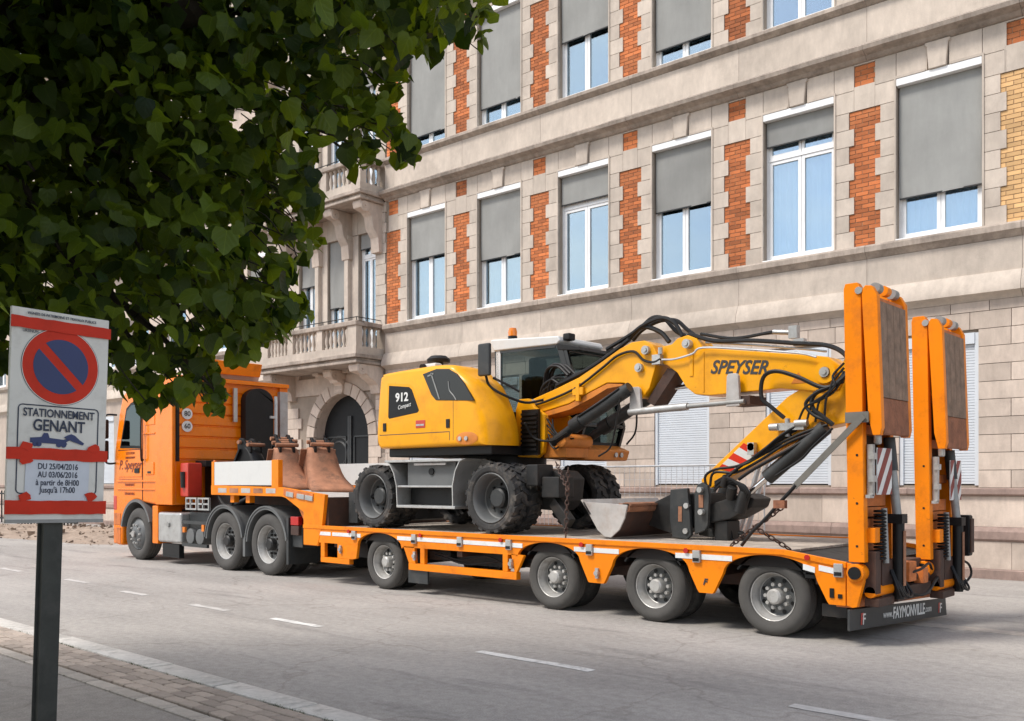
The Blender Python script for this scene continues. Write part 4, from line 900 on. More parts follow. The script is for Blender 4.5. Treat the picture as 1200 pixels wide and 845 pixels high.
    for k in range(4): m.tube([(-3.4,y0+.5+.04*k,.7+dz),(-3.3,y0+.4+.08*k,.55+dz-.03*k),(-3.32,y0+.55+.1*k,.45+dz),(-3.4,y0+.75+.03*k,.6+dz),(-3.5,y0+.85,.8+dz)], .014, 6)
    m.build('hydraulic_hose', 'hose', L)
ramp(8.55, 0, 8.70); ramp(10.31, -.08, 10.76)
MB().box(-3.55,-3.3,11.12,11.24,.72,1.18).build('tail_lamp', 'black', L, bevel=.02); MB().box(-3.3,-3.285,11.13,11.23,.76,1.14).build('lamp_lens', 'brown_steel', L)
MB().tube([(-3.4,11.0,.7),(-3.36,11.28,.62),(-3.36,11.36,.48),(-3.4,11.1,.38),(-3.42,10.8,.4)],.014).tube([(-3.5,9.3,.5),(-3.36,9.8,.40),(-3.4,10.3,.5),(-3.45,10.7,.62)],.016).tube([(-3.5,9.35,.6),(-3.36,9.7,.66),(-3.4,10.1,.7),(-3.45,10.35,.62)],.014).build('hydraulic_hose', 'hose', L)
MB().box(-3.6,-3.44,9.36,10.3,.36,.5).cyl((-3.5,9.3,.6),(-3.5,10.3,.56),.05).box(-3.7,-3.55,9.3,10.32,.5,.74).build('winch_box', 'brown_steel', L, bevel=.01)
MB().box(-3.5,-3.38,9.5,9.7,.55,.75).box(-3.5,-3.4,9.95,10.1,.5,.66).build('valve_block', 'orange_worn', L, bevel=.01)
MB().box(-3.95,-3.7,8.75,9.2,.24,.36).cyl((-3.8,8.8,.28),(-3.8,9.3,.28),.06).build('under_run_bar', 'dark_steel', L)
# ------------------------------------------------------------------ wheeled excavator on the deck
DZ = .866
X_ = thing('wheeled_excavator', (-9.6, 9.9, DZ), 'yellow wheeled excavator with white roofed cab loaded on the trailer', 'excavator')
def lug_tyre(X, Y, R, W, s):
    m = MB(); o = (X, Y, DZ+R); Rb = R - .028
    m.lathe([(.70*R,.03),(.76*R,.008),(.86*R,.0),(.93*R,.012),(Rb,.04),(Rb,W-.04),(.93*R,W-.012),(.86*R,W),(.76*R,W-.008),(.70*R,W-.03)], o, (0, s, 0), 40)
    n = 19
    for k in range(n):
        for side in (0, 1):
            a = 2*math.pi*(k + .5*side)/n; da = .085; t0, t1 = (.004, W*.56) if side == 0 else (W-.004, W*.44); sk = .13
            def P(r, ang, t): return (X + r*math.cos(ang), Y + s*t, DZ + R + r*math.sin(ang))
            v = []
            for r, e in ((Rb-.03, 0), (R, .012)):
                v += [P(r-(.012 if e else 0), a-da+e, t0), P(r-(.012 if e else 0), a+da-e, t0), P(r, a+da*.8+sk-e, t1), P(r, a-da*.8+sk+e, t1)]
            m.add(v, [(0,1,2,3),(4,5,6,7),(0,1,5,4),(1,2,6,5),(2,3,7,6),(3,0,4,7)])
    return m
def ex_wheel(X, Y, s):
    R, W = .475, .26
    w = MB().lathe([(.335,.022),(.325,.012),(.31,.03),(.295,.06),(.285,.12),(.275,.19),(.26,.2)], (X, Y, DZ+R), (0, s, 0), 36).build('wheel', 'mud_grey', X_, ang=35)
    MB().lathe([(.265,.198),(.22,.225),(.14,.225),(.135,.15),(.11,.13),(.0001,.13)], (X, Y, DZ+R), (0, s, 0), 30).build('wheel_hub', 'dark_grey', w, ang=35)
    h = MB()
    for k in range(8):
        a = 2*math.pi*k/8; h.cyl((X+.185*math.cos(a), Y+.22*s, DZ+R+.185*math.sin(a)), (X+.185*math.cos(a), Y+.19*s, DZ+R+.185*math.sin(a)), .02, .018, 6)
    h.build('wheel_nuts', 'dark_steel', w)
    lug_tyre(X, Y, R, W, s).build('tyre', 'lug_rubber', w, ang=25)
    lug_tyre(X, Y + s*(W+.05), R, W, s).build('inner_tyre', 'lug_rubber', w, ang=25)
for x in (-10.93, -8.49): ex_wheel(x, 8.76, 1); ex_wheel(x, 11.04, -1)
MB().box(-10.9,-8.5,9.45,10.35,1.28,1.72).box(-11.1,-10.75,9.3,10.5,1.2,1.5).box(-8.7,-8.3,9.3,10.5,1.2,1.5).cyl((-10.93,9.1,1.34),(-10.93,10.7,1.34),.12).cyl((-8.49,9.1,1.34),(-8.49,10.7,1.34),.12).build('undercarriage', 'dark_steel', X_, bevel=.02)
MB().cyl((-9.3,9.9,1.7),(-9.3,9.9,1.96),.62,n=36).build('slew_ring', 'black', X_)
MB().box(-10.66,-8.55,8.86,10.98,1.92,2.05).build('upper_frame', 'black', X_, bevel=.02)
# step and tool box between the wheels
SY = 8.74
bx_ = MB().box(-10.62,-9.0,SY,SY+.55,1.835,1.87).box(-10.34,-9.18,SY+.01,SY+.3,1.475,1.505).box(-10.34,-9.12,SY-.01,SY+.3,1.185,1.225).build('access_step', 'silver', X_, bevel=.008)
MB().box(-10.24,-9.24,SY+.12,SY+.5,1.505,1.835).build('tool_box', 'mud_grey', bx_, bevel=.01)
MB().box(-10.0,-9.35,SY+.03,SY+.05,1.79,1.82).build('tread_plate', 'worn_white', bx_)
MB().cyl((-9.72,SY+.115,1.7),(-9.72,SY+.10,1.7),.05,n=16).build('box_lock', 'black', bx_)
MB().box(-10.3,-9.2,SY+.24,SY+.5,1.23,1.47).build('recess', 'black', bx_)
for pts in ([(-10.62,1.85),(-10.52,1.82),(-10.42,1.68),(-10.36,1.5),(-10.34,1.2)], [(-8.95,1.87),(-9.05,1.84),(-9.14,1.7),(-9.19,1.5),(-9.18,1.2)]):
    q = [(x + (.018), z) for x, z in pts][::-1]
    MB().prism(pts + q, SY, SY+.5).build('fender', 'silver', bx_, ang=40)
MB().prism([(-8.95,1.87),(-9.05,1.84),(-9.14,1.7),(-9.19,1.5),(-9.18,1.34),(-8.8,1.34),(-8.7,1.6),(-8.7,1.8)], SY+.4, SY+.44).build('fender_plate', 'grey_steel', X_)
MB().prism([(-11.55,.92),(-11.50,.95),(-11.56,1.15),(-11.50,1.40),(-11.56,1.42),(-11.63,1.15)], 8.95, 10.85).box(-11.72,-11.5,8.93,8.96,.92,1.40).build('dozer_blade', 'dark_grey', X_, bevel=.008)
MB().obox((-11.55,9.3,1.15),(-10.9,9.4,1.3),.12,.14).obox((-11.55,10.5,1.15),(-10.9,10.4,1.3),.12,.14).cyl((-11.5,9.0,1.3),(-11.1,9.0,1.34),.05).build('blade_arm', 'dark_steel', X_)
MB().prism([(-8.3,1.2),(-7.85,1.18),(-7.72,1.3),(-7.68,1.6),(-7.8,1.70),(-8.3,1.74)], 9.28, 9.75).box(-8.05,-7.85,8.98,9.3,1.5,1.78).build('stabiliser_housing', 'dark_steel', X_, bevel=.02)
MB().box(-7.85,-7.55,9.05,9.35,1.35,1.62).obox((-7.75,9.2,1.3),(-7.45,9.15,1.02),.12,.16).build('stabiliser_arm', 'dark_steel', X_, bevel=.02)
# superstructure
BY = 8.7
outl = [(-10.70,2.04),(-10.76,2.12),(-10.77,2.35),(-10.70,3.02),(-10.64,3.10),(-10.55,3.14),(-9.62,3.17),(-9.2,3.15),(-9.02,3.11),(-8.86,3.03),(-8.55,2.90),(-8.38,2.78),(-8.16,2.56),(-8.02,2.36),(-7.96,2.16),(-7.96,2.04)]
def loft(sections):
    m = MB(); n = len(sections[0]); m.add([p for s_ in sections for p in s_], [(k*n+i, k*n+(i+1) % n, (k+1)*n+(i+1) % n, (k+1)*n+i) for k in range(len(sections)-1) for i in range(n)])
    m.f += [tuple(range(n)), tuple(range(len(m.v)-1, len(m.v)-n-1, -1))]; return m
def sect(y, xm, ins):
    o_ = []
    for i, (x, z) in enumerate(outl):
        xx = x if x < -9.2 else -9.2 + (x+9.2)*(xm+9.2)/1.24
        d = Vector((-9.5 - xx, 2.6 - z)); d.normalize(); o_.append((xx + d.x*ins, y, z + d.y*ins))
    return o_
outl = [tuple(p) for p in [(a.x, a.z) for a in smooth_round([(x, 0, z) for x, z in outl], 3)]]
cov = loft([sect(BY,-8.66,.075), sect(BY+.012,-8.60,.04), sect(BY+.04,-8.55,.012), sect(BY+.08,-8.51,0), sect(BY+.2,-8.45,0), sect(9.1,-8.43,0), sect(9.3,-8.46,.01), sect(9.42,-8.56,.03)]).build('engine_cover', 'yellow', X_, ang=60)
MB().box(-9.74,-8.9,9.43,10.08,2.04,2.55).build('centre_deck', 'black', X_, bevel=.03)
MB().prism([p for p in outl if p[0] < -9.76] + [(-9.75,3.16),(-9.75,2.04)], 9.43, 10.0).prism([(x, min(z, 2.62)) for x, z in outl if x < -9.76] + [(-9.75,2.62),(-9.75,2.04)], 10.0, 11.1).build('counterweight', 'yellow', X_, bevel=.075, seg=3, ang=50)
MB().prism([(-10.46,2.95),(-10.02,2.90),(-9.96,2.86),(-9.81,2.56),(-9.84,2.53),(-10.46,2.47),(-10.48,2.50)], BY-.006, BY+.02).build('badge_panel', 'door_dark', cov, bevel=.004)
MB().prism([(-10.50,2.99),(-10.0,2.94),(-9.92,2.88),(-9.77,2.53),(-9.81,2.495),(-10.48,2.43),(-10.52,2.46)], BY-.002, BY+.01).build('panel_rim', 'yellow', cov, bevel=.004)
MB().prism([(-9.73,3.06),(-9.45,3.11),(-9.2,3.09),(-9.05,3.01),(-8.9,2.87),(-8.72,2.63),(-9.46,2.68),(-9.55,2.76)], BY-.008, BY+.03).build('side_glass', 'black_gloss', cov, bevel=.006)
MB().obox((-9.55,BY-.012,3.06),(-9.38,BY-.012,2.69),.02,.006,(0,1,0)).obox((-9.62,BY-.012,3.02),(-9.5,BY-.012,3.05),.02,.006,(0,1,0)).tube([(-9.2,BY-.012,2.92),(-9.18,BY-.012,2.8),(-9.1,BY-.012,2.72),(-9.05,BY-.012,2.66)],.008).build('inner_strip_reflection', 'grey_steel', cov)  # grey strips laid on the glass to imitate its reflections
text('912', .17, (-10.17,BY-.010,2.76), SIDE, 'plate_white', cov, bold=.03, sx=1.1); text('Compact', .085, (-10.12,BY-.010,2.635), Quaternion((0,1,0), -.14) @ SIDE, 'plate_white', cov, shear=.3, sx=.9)
MB().box(-10.68,-9.19,BY-.002,BY+.01,2.232,2.242).box(-9.195,-9.185,BY-.002,BY+.01,2.12,2.24).box(-9.122,-9.116,BY-.002,BY+.01,2.12,2.66).build('panel_seam', 'sticker', cov)
for x in (-10.56,-9.22): MB().box(x-.035,x+.035,BY-.012,BY+.01,2.29,2.41).build('cover_latch', 'black', cov, bevel=.006)
MB().box(-9.88,-9.68,BY-.008,BY+.01,2.31,2.42).build('reflector', 'red', cov, bevel=.01); MB().box(-9.86,-9.70,BY-.012,BY,2.34,2.365).build('reflector_bar', 'silver', cov)
sc_ = MB().lathe([(.0001,0),(.12,.004),(.14,.0)], (-8.86,BY+.0,2.14), (0,-1,0), 20)
sc_.v = [(-8.86 + (x+8.86)*1.5, y, 2.13 + (z-2.13)*.62) for x, y, z in sc_.v]; sc_.build('lamp_recess', 'yellow_under', cov)
for x in (-8.98,-8.86): MB().cyl((x,BY-.002,2.135),(x,BY-.02,2.135),.03,n=12).build('work_lamp', 'silver', cov)
MB().cyl((-10.38,9.6,3.1),(-10.38,9.6,3.36),.07,n=18).lathe([(.0001,0),(.17,.0),(.18,.05),(.12,.10),(.0001,.11)], (-10.38,9.6,3.36), (0,0,1), 22).build('air_filter_cap', 'black', X_)
cm = MB().box(-10.05,-9.75,8.95,9.1,3.16,3.25).build('rear_camera', 'white_paint', X_, bevel=.03); MB().cyl((-9.98,8.95,3.2),(-9.98,8.9,3.19),.05,n=12).build('camera_lens', 'black', cm)
mi = MB().box(-8.88,-8.66,8.92,8.98,2.98,3.42).build('wing_mirror', 'dark_grey', X_, bevel=.025)
MB().tube([(-8.78,8.98,3.0),(-8.74,9.02,2.85),(-8.55,9.1,2.72),(-8.35,9.3,2.62),(-8.2,9.5,2.66)], .018).tube([(-8.66,9.0,2.95),(-8.5,9.1,2.86),(-8.36,9.2,2.76)], .016).build('mirror_arm', 'black', mi)
# cab
CY0, CY1 = 10.12, 11.08
sidep = [(-9.62,2.05),(-9.66,3.52),(-8.50,3.50),(-8.34,3.42),(-8.02,2.35),(-8.12,2.05)]
cb = MB().prism([(-9.78,3.69),(-9.70,3.52),(-8.46,3.50),(-8.40,3.55),(-8.44,3.62),(-9.72,3.70)], CY0-.03, CY1+.03).build('cab_roof', 'white_paint', X_, bevel=.025, seg=3)
def bars(poly, y, w, t, m): 
    for a, b in zip(poly, poly[1:] + poly[:1]): m.obox((a[0], y, a[1]), (b[0], y, b[1]), w, t, (0,1,0))
m = MB()
for y in (CY0+.02, CY1-.02): bars(sidep, y, .075, .05, m)
for (a, b) in ((sidep[2],0),(sidep[3],0),(sidep[4],0),(sidep[5],0)): m.cyl((a[0],CY0,a[1]),(a[0],CY1,a[1]),.035,n=8)
m.obox((-8.42,CY0+.02,3.45),(-8.08,CY0+.02,2.4),.09,.06,(0,1,0))
m.build('cab_frame', 'black_gloss', X_)
MB().box(-9.68,-9.58,CY0-.005,CY0+.05,2.5,3.53).box(-9.68,-9.60,CY0,CY1,2.1,2.5).box(-9.68,-9.60,CY1-.07,CY1,2.5,3.5).build('cab_pillar', 'white_paint', X_, bevel=.01)
MB().prism(sidep, CY0+.01, CY0+.018).build('cab_side_window', 'cab_glass', X_); MB().prism(sidep, CY1-.018, CY1-.01).build('cab_side_window', 'cab_glass', X_)
MB().add([(-8.36,CY0+.04,3.42),(-8.36,CY1-.04,3.42),(-8.04,CY1-.04,2.36),(-8.04,CY0+.04,2.36)],[(0,1,2,3)]).build('windscreen', 'cab_glass', X_)
MB().add([(-8.04,CY0+.04,2.34),(-8.04,CY1-.04,2.34),(-8.12,CY1-.04,2.06),(-8.12,CY0+.04,2.06)],[(0,1,2,3)]).build('lower_windscreen', 'cab_glass', X_)
MB().prism([(-8.5,3.53),(-8.1,3.44),(-8.04,3.38),(-8.45,3.42)], CY0-.02, CY1+.02).build('sun_visor', 'black', X_, bevel=.01)
MB().box(-8.42,-8.3,CY0+.05,CY0+.2,3.56,3.66).box(-8.16,-8.06,CY1-.25,CY1-.1,3.40,3.50).build('cab_work_lamp', 'black', X_, bevel=.02)
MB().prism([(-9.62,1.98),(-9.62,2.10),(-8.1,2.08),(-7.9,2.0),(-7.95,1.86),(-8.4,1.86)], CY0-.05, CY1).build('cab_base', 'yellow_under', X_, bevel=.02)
for y in (10.75, 10.88): MB().cyl((-7.93,y,1.94),(-7.90,y,1.94),.035,n=12).build('front_lamp', 'silver', X_)
st = MB().box(-9.2,-8.65,10.3,10.86,2.36,2.56).box(-9.34,-9.12,10.3,10.86,2.45,3.16).box(-9.32,-9.18,10.44,10.74,3.14,3.42).box(-9.1,-8.7,10.22,10.3,2.5,2.78).build('seat', 'black', X_, bevel=.05)
MB().box(-8.9,-8.6,10.2,10.32,2.3,2.75).cyl((-8.62,10.25,2.7),(-8.58,10.25,2.95),.03).box(-8.45,-8.3,10.3,10.9,2.1,2.55).tube([(-8.45,10.5,2.55),(-8.55,10.6,2.85)],.03).lathe([(.17,0),(.19,.015),(.17,.03)], (-8.58,10.6,2.88), (-.5,0,.9), 18).build('controls', 'dark_grey', X_, bevel=.01)
MB().box(-9.6,-8.1,CY0+.03,CY1-.03,2.06,2.12).build('cab_floor', 'black', X_)
bc = MB().cyl((-9.5,10.3,3.69),(-9.5,10.3,3.75),.07,n=16).build('beacon', 'black', X_); MB().lathe([(.065,.0),(.07,.06),(.055,.12),(.0001,.13)], (-9.5,10.3,3.75), (0,0,1), 16).build('beacon_lens', 'amber_lens', bc)
MB().tube([(-7.98,CY1+.02,3.1),(-7.86,CY1+.08,2.7),(-7.86,CY1+.08,2.3),(-7.98,CY1+.02,2.1)],.014).build('grab_rail', 'black', X_)
# boom
P0_, P1_ = 9.64, 10.02
bk = MB().prism([(-8.70,1.90),(-8.34,1.88),(-8.24,1.95),(-8.20,2.14),(-8.20,2.46),(-8.40,2.58),(-8.50,2.70),(-8.68,2.70),(-8.74,2.55)], P0_-.11, P0_-.03).prism([(-8.70,1.90),(-8.34,1.88),(-8.24,1.95),(-8.20,2.14),(-8.20,2.46),(-8.40,2.58),(-8.50,2.70),(-8.68,2.70),(-8.74,2.55)], P1_+.03, P1_+.1).build('boom_bracket', 'yellow', X_, bevel=.015)
gr = MB()
for k in range(9): gr.box(-8.56,-8.28,9.44,9.48,1.98+k*.06,2.012+k*.06)
gr.box(-8.57,-8.27,9.47,9.52,1.92,2.54).build('cooling_grille', 'black', X_)
MB().box(-8.3,-7.9,9.62,10.1,1.88,2.2).cyl((-7.9,9.5,2.1),(-7.9,10.1,2.1),.09).build('swing_post', 'yellow_under', X_, bevel=.02)
def thick(poly): return poly
b1_ = [(-8.67,2.60),(-8.62,2.68),(-8.52,2.70),(-8.12,2.81),(-7.7,2.94),(-7.37,3.09),(-7.04,3.25),(-6.86,3.315),(-6.67,3.32),(-6.53,3.25),(-6.45,3.10),(-6.58,2.72),(-6.70,2.59),(-6.78,2.64),(-6.84,2.75),(-6.98,2.81),(-7.24,2.83),(-7.5,2.74),(-7.87,2.60),(-8.3,2.52),(-8.56,2.52),(-8.65,2.55)]
bm_ = MB().prism(b1_, P0_, P1_).build('boom', 'yellow', X_, bevel=.015)
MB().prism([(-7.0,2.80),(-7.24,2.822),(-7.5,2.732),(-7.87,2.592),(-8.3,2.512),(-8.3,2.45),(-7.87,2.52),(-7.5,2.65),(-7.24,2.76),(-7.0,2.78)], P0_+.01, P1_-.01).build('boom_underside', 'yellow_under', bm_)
b2_ = [(-6.52,3.16),(-6.44,3.22),(-6.28,3.235),(-6.2,3.30),(-6.05,3.325),(-5.93,3.27),(-5.84,3.15),(-4.45,2.93),(-4.30,2.90),(-4.17,2.80),(-4.12,2.66),(-4.18,2.54),(-4.32,2.52),(-4.85,2.595),(-5.75,2.575),(-5.95,2.60),(-6.08,2.70),(-6.2,2.88),(-6.34,2.98),(-6.5,3.04)]
bm2 = MB().prism(b2_, P0_+.03, P1_-.03).build('boom_extension', 'yellow', X_, bevel=.015)
for (x, z) in ((-6.62,3.19),(-6.72,2.98),(-6.03,3.21),(-4.31,2.73),(-6.76,2.68),(-8.5,2.64)):
    MB().cyl((x,P0_-.05,z),(x,P1_+.05,z),.055,n=18).cyl((x,P0_-.065,z),(x,P0_-.05,z),.03,n=8).build('pivot_pin', 'silver', X_)
MB().lathe([(.06,0),(.11,.0),(.12,.03),(.06,.03)], (-4.31,P0_+.0,2.73), (0,-1,0), 20).build('pivot_boss', 'yellow', X_)
MB().prism([(-6.35,2.95),(-6.20,2.93),(-6.55,2.50),(-6.66,2.56)], P0_+.05, P1_-.05).build('link_plate', 'brown_steel', X_)
MB().box(-6.52,-6.40,P0_-.04,P0_+.1,3.0,3.12).cyl((-6.4,P0_-.03,3.12),(-6.4,P0_-.03,3.2),.03).build('hose_clamp', 'silver', X_)
for x, z, z2 in ((-6.76,2.45,2.74),(-5.40,2.42,2.80)):
    MB().prism([(x-.08,z),(x+.1,z),(x+.08,z2-.03),(x+.05,z2),(x-.05,z2),(x-.07,z2-.03)], P0_-.07, P0_-.02).build('link_lug', 'worn_white', X_, bevel=.01)
MB().cyl((-6.85,P0_-.05,2.43),(-6.0,P0_-.05,2.455),.045,n=16).build('link_cylinder', 'silver', X_); MB().cyl((-6.0,P0_-.05,2.455),(-5.25,P0_-.05,2.47),.03,n=12).build('link_rod', 'grey_steel', X_)
MB().box(-5.5,-5.2,P0_-.02,P1_,2.44,2.54).build('link_block', 'brown_steel', X_)
MB().cyl((-6.7,P1_-.1,2.72),(-6.1,P1_-.1,2.74),.03,n=12).build('link_rod', 'chrome', X_)
m = MB(); bx2 = MB().box(-5.84,-5.82,P0_+.022,P0_+.03,2.62,3.10).build('weld_rib', 'yellow', bm2, bevel=.004); MB().box(-6.02,-5.97,P0_+.018,P0_+.03,2.82,3.12).build('weld_rib', 'yellow', bm2, bevel=.008)
text('SPEYSER', .22, (-5.37,P0_+.026,2.87), Quaternion((0,1,0), .09) @ SIDE, 'sticker', bm2, bold=.022, shear=.28, sx=.92)
MB().prism([(-4.72,2.64),(-4.55,2.64),(-4.635,2.76)], P0_+.024, P0_+.03).build('warning_sticker', 'yellow_under', bm2)
# lift cylinders
for y in (P0_-.12, P1_+.12):
    MB().cyl((-7.62,y,2.32),(-6.84,y,2.70),.085,n=18).cyl((-6.86,y-.02,2.69),(-6.78,y-.02,2.73),.07).build('lift_cylinder', 'dark_grey', X_); MB().cyl((-8.05,y,2.08),(-7.6,y,2.33),.06,n=14).cyl((-7.7,y,2.28),(-7.55,y,2.35),.1,n=16).build('lift_rod', 'dark_steel', X_)
MB().tube([(-7.55,P0_-.21,2.40),(-7.2,P0_-.21,2.56),(-6.9,P0_-.2,2.72)],.014).tube([(-6.9,P0_-.18,2.60),(-6.98,P0_-.18,2.2),(-7.06,P0_-.18,1.98),(-7.25,P0_-.16,1.88)],.012).build('steel_pipe', 'black', X_)
# arm
ar = [(-3.98,2.90),(-3.92,2.70),(-3.94,2.40),(-4.12,2.18),(-4.36,2.14),(-5.58,1.56),(-5.74,1.48),(-5.86,1.49),(-5.88,1.58),(-5.72,1.72),(-4.78,2.50),(-4.62,2.58),(-4.22,2.72),(-4.12,2.88)]
am = MB().prism(ar, P0_+.05, P1_-.05).build('arm', 'yellow', X_, bevel=.015)
for k, (t0, t1, mm) in enumerate(((.02,.09,'sign_red'),(.09,.18,'white_paint'),(.18,.27,'sign_red'),(.27,.36,'white_paint'),(.36,.43,'sign_red'))):
    def A(t, e): a = Vector((-5.66,1.70)) + (Vector((-4.85,2.40)) - Vector((-5.66,1.70)))*t; b = Vector((-5.55,1.60)) + (Vector((-4.6,2.06)) - Vector((-5.55,1.60)))*(t+.1); return a if e else b
    p = [A(t0,1),A(t1,1),A(t1,0),A(t0,0)]; MB().prism([tuple(q) for q in p], P0_+.044, P0_+.052).build('stripe', mm, am)
MB().cyl((-4.98,P0_-.02,1.60),(-4.30,P0_-.02,2.14),.085,n=18).build('arm_cylinder', 'dark_grey', X_); MB().cyl((-5.34,P0_-.02,1.32),(-4.97,P0_-.02,1.61),.035,n=12).build('arm_rod', 'chrome', X_)
MB().obox((-5.5,P0_+.0,1.62),(-4.4,P0_+.0,2.2),.02,.05).build('guard_strip', 'yellow', X_)
# pipes and hoses
def hose(pts, r=.017, m='hose', name='hydraulic_hose'): return MB().tube(pts, r, 7).build(name, m, X_)
H = P0_ - .03
hose([(-8.3,9.75,2.72),(-8.0,9.72,2.92),(-7.5,9.72,3.08),(-7.0,9.72,3.34),(-6.75,9.72,3.5),(-6.5,9.75,3.42),(-6.36,9.75,3.28)], .03)
hose([(-8.3,9.85,2.78),(-8.0,9.82,2.96),(-7.5,9.82,3.12),(-7.0,9.8,3.40),(-6.8,9.8,3.53),(-6.64,9.8,3.62),(-6.46,9.8,3.58),(-6.28,9.8,3.40),(-6.05,9.8,3.30)], .026)
hose([(-7.3,9.72,3.28),(-6.92,9.7,3.42),(-6.72,9.7,3.52),(-6.45,9.7,3.58),(-6.26,9.7,3.5),(-6.14,9.7,3.32)], .026)
hose([(-7.0,9.88,3.38),(-6.85,9.88,3.5),(-6.6,9.88,3.58),(-6.35,9.88,3.56),(-6.2,9.88,3.44),(-6.02,9.88,3.3)], .026)
hose([(-8.1,9.66,2.86),(-7.6,9.66,3.02),(-7.2,9.66,3.2),(-6.9,9.66,3.36)], .03)
hose([(-8.52,H,2.60),(-8.2,H,2.66),(-7.72,H,2.80),(-7.3,H,3.02),(-7.05,H,3.16),(-6.8,H,3.19),(-6.65,H,3.07),(-6.5,H,3.03),(-6.4,H,3.06)], .017)
hose([(-8.36,9.3,2.35),(-8.3,9.42,2.15),(-8.0,9.45,2.1),(-7.7,9.4,2.2)], .016)
for dy, dz in ((0,0),(.05,.03),(.1,.0),(.16,.03)):
    hose([(-7.9,9.66+dy,2.98+dz),(-8.1,9.68+dy,3.12+dz),(-8.35,9.75+dy,3.1+dz),(-8.45,9.8+dy,2.85+dz),(-8.4,9.8+dy,2.6)], .02)
hose([(-6.38,H,3.05),(-6.2,H,3.04),(-5.95,H,3.08),(-5.8,H,3.14),(-5.2,H,3.06),(-4.6,H,2.96),(-4.4,H,2.9)], .013, 'galvanised', 'steel_pipe')
hose([(-5.85,9.75,3.22),(-5.3,9.75,3.14),(-4.6,9.75,3.02),(-4.35,9.75,2.97)], .014, 'galvanised', 'steel_pipe')
hose([(-6.05,9.7,3.34),(-5.7,9.7,3.22),(-5.2,9.7,3.17),(-4.7,9.7,3.09),(-4.3,9.68,3.02),(-4.08,9.64,2.88),(-4.06,9.6,2.7),(-4.2,9.58,2.58),(-4.4,9.57,2.5),(-4.43,9.57,2.36),(-4.3,9.57,2.24),(-4.2,9.57,2.16)], .026)
hose([(-5.95,9.8,3.34),(-5.5,9.8,3.24),(-5.0,9.8,3.26),(-4.85,9.8,3.24)], .02)
MB().cyl((-5.0,9.8,3.26),(-4.72,9.8,3.22),.028).box(-4.8,-4.7,9.76,9.84,3.16,3.3).box(-4.72,-4.6,9.72,9.8,3.06,3.14).build('hose_coupling', 'silver', X_)
hose([(-4.1,9.6,2.62),(-4.3,9.57,2.56),(-4.6,9.56,2.70),(-4.85,9.56,2.78),(-5.0,9.56,2.72),(-5.02,9.56,2.5),(-4.9,9.57,2.38),(-4.76,9.58,2.26)], .024)
hose([(-4.1,9.62,2.72),(-4.14,9.58,2.6),(-4.36,9.56,2.52),(-4.5,9.56,2.4),(-4.42,9.56,2.28),(-4.26,9.57,2.2)], .02)
MB().box(-4.90,-4.52,9.55,9.66,2.12,2.2).cyl((-4.92,9.56,2.16),(-4.82,9.56,2.16),.04).cyl((-4.62,9.56,2.19),(-4.48,9.56,2.19),.04).cyl((-4.72,9.58,2.05),(-4.72,9.58,2.25),.03).build('valve_block', 'silver', X_)
MB().box(-5.22,-5.14,9.6,9.68,1.86,2.0).cyl((-5.18,9.6,1.95),(-5.18,9.62,1.95),.045).build('lifting_eye', 'silver', X_)
hose([(-4.26,9.57,2.16),(-4.6,9.56,2.06),(-5.0,9.56,1.88),(-5.3,9.56,1.74),(-5.6,9.56,1.7),(-5.74,9.56,1.62),(-5.72,9.56,1.48)], .016)
hose([(-4.3,9.56,2.12),(-4.7,9.55,1.98),(-5.1,9.55,1.76),(-5.35,9.55,1.66),(-5.62,9.55,1.66),(-5.68,9.56,1.5)], .016)
hose([(-4.35,9.6,2.1),(-4.7,9.54,1.90),(-5.1,9.54,1.70),(-5.3,9.55,1.58)], .02)
hose([(-4.2,9.56,2.12),(-4.4,9.56,1.95),(-4.55,9.56,1.80),(-4.75,9.56,1.68),(-4.85,9.56,1.62)], .014)
for k in range(5): hose([(-5.6+.05*k,9.56,1.52),(-5.42+.05*k,9.5,1.60-.02*k),(-5.26+.03*k,9.5,1.5-.02*k),(-5.26+.02*k,9.54,1.36),(-5.36+.03*k,9.58,1.28)], .016)
rq = random.Random(4)
for k in range(9):
    x0, z0 = -8.45 + rq.uniform(-.12,.12), 2.62 + rq.uniform(-.05,.1)
    hose([(x0, 9.7+rq.uniform(0,.3), z0), (x0+.12, 9.68+rq.uniform(0,.25), z0+.22+rq.uniform(0,.12)), (x0+.35, 9.72+rq.uniform(0,.25), z0+.24+rq.uniform(0,.1)), (x0+.62, 9.76, z0+.26), (x0+.9, 9.78, z0+.36)], rq.choice((.011,.014,.017)))
for k in range(7):
    hose([(-8.2+rq.uniform(-.1,.1), 9.58, 2.45-.05*k), (-8.05+rq.uniform(-.05,.1), 9.56, 2.3-.05*k), (-7.95+rq.uniform(-.1,.1), 9.58, 2.12), (-7.8+rq.uniform(-.1,.1), 9.62, 2.05+.04*k)], .012)
for k in range(6):
    hose([(-4.5-.06*k, 9.6, 2.22-.05*k), (-4.75-.08*k, 9.53, 2.08-.06*k), (-5.05-.05*k, 9.53, 1.86-.03*k), (-5.4-.03*k, 9.55, 1.66-.03*k), (-5.62, 9.57, 1.55-.02*k)], rq.choice((.009,.012,.015)), rq.choice(('hose','hose','galvanised')))
for k in range(4):
    hose([(-4.6+.1*k, 9.58, 2.2), (-4.5+.08*k, 9.55, 2.36+.03*k), (-4.35+.06*k, 9.55, 2.42+.05*k), (-4.2, 9.57, 2.5+.06*k), (-4.1, 9.62, 2.66+.05*k)], .013)
MB().box(-7.78,-7.60,P0_-.045,P0_,2.70,2.80).box(-7.72,-7.66,P0_-.05,P0_,2.62,2.86).build('hose_bracket', 'yellow', X_, bevel=.006)
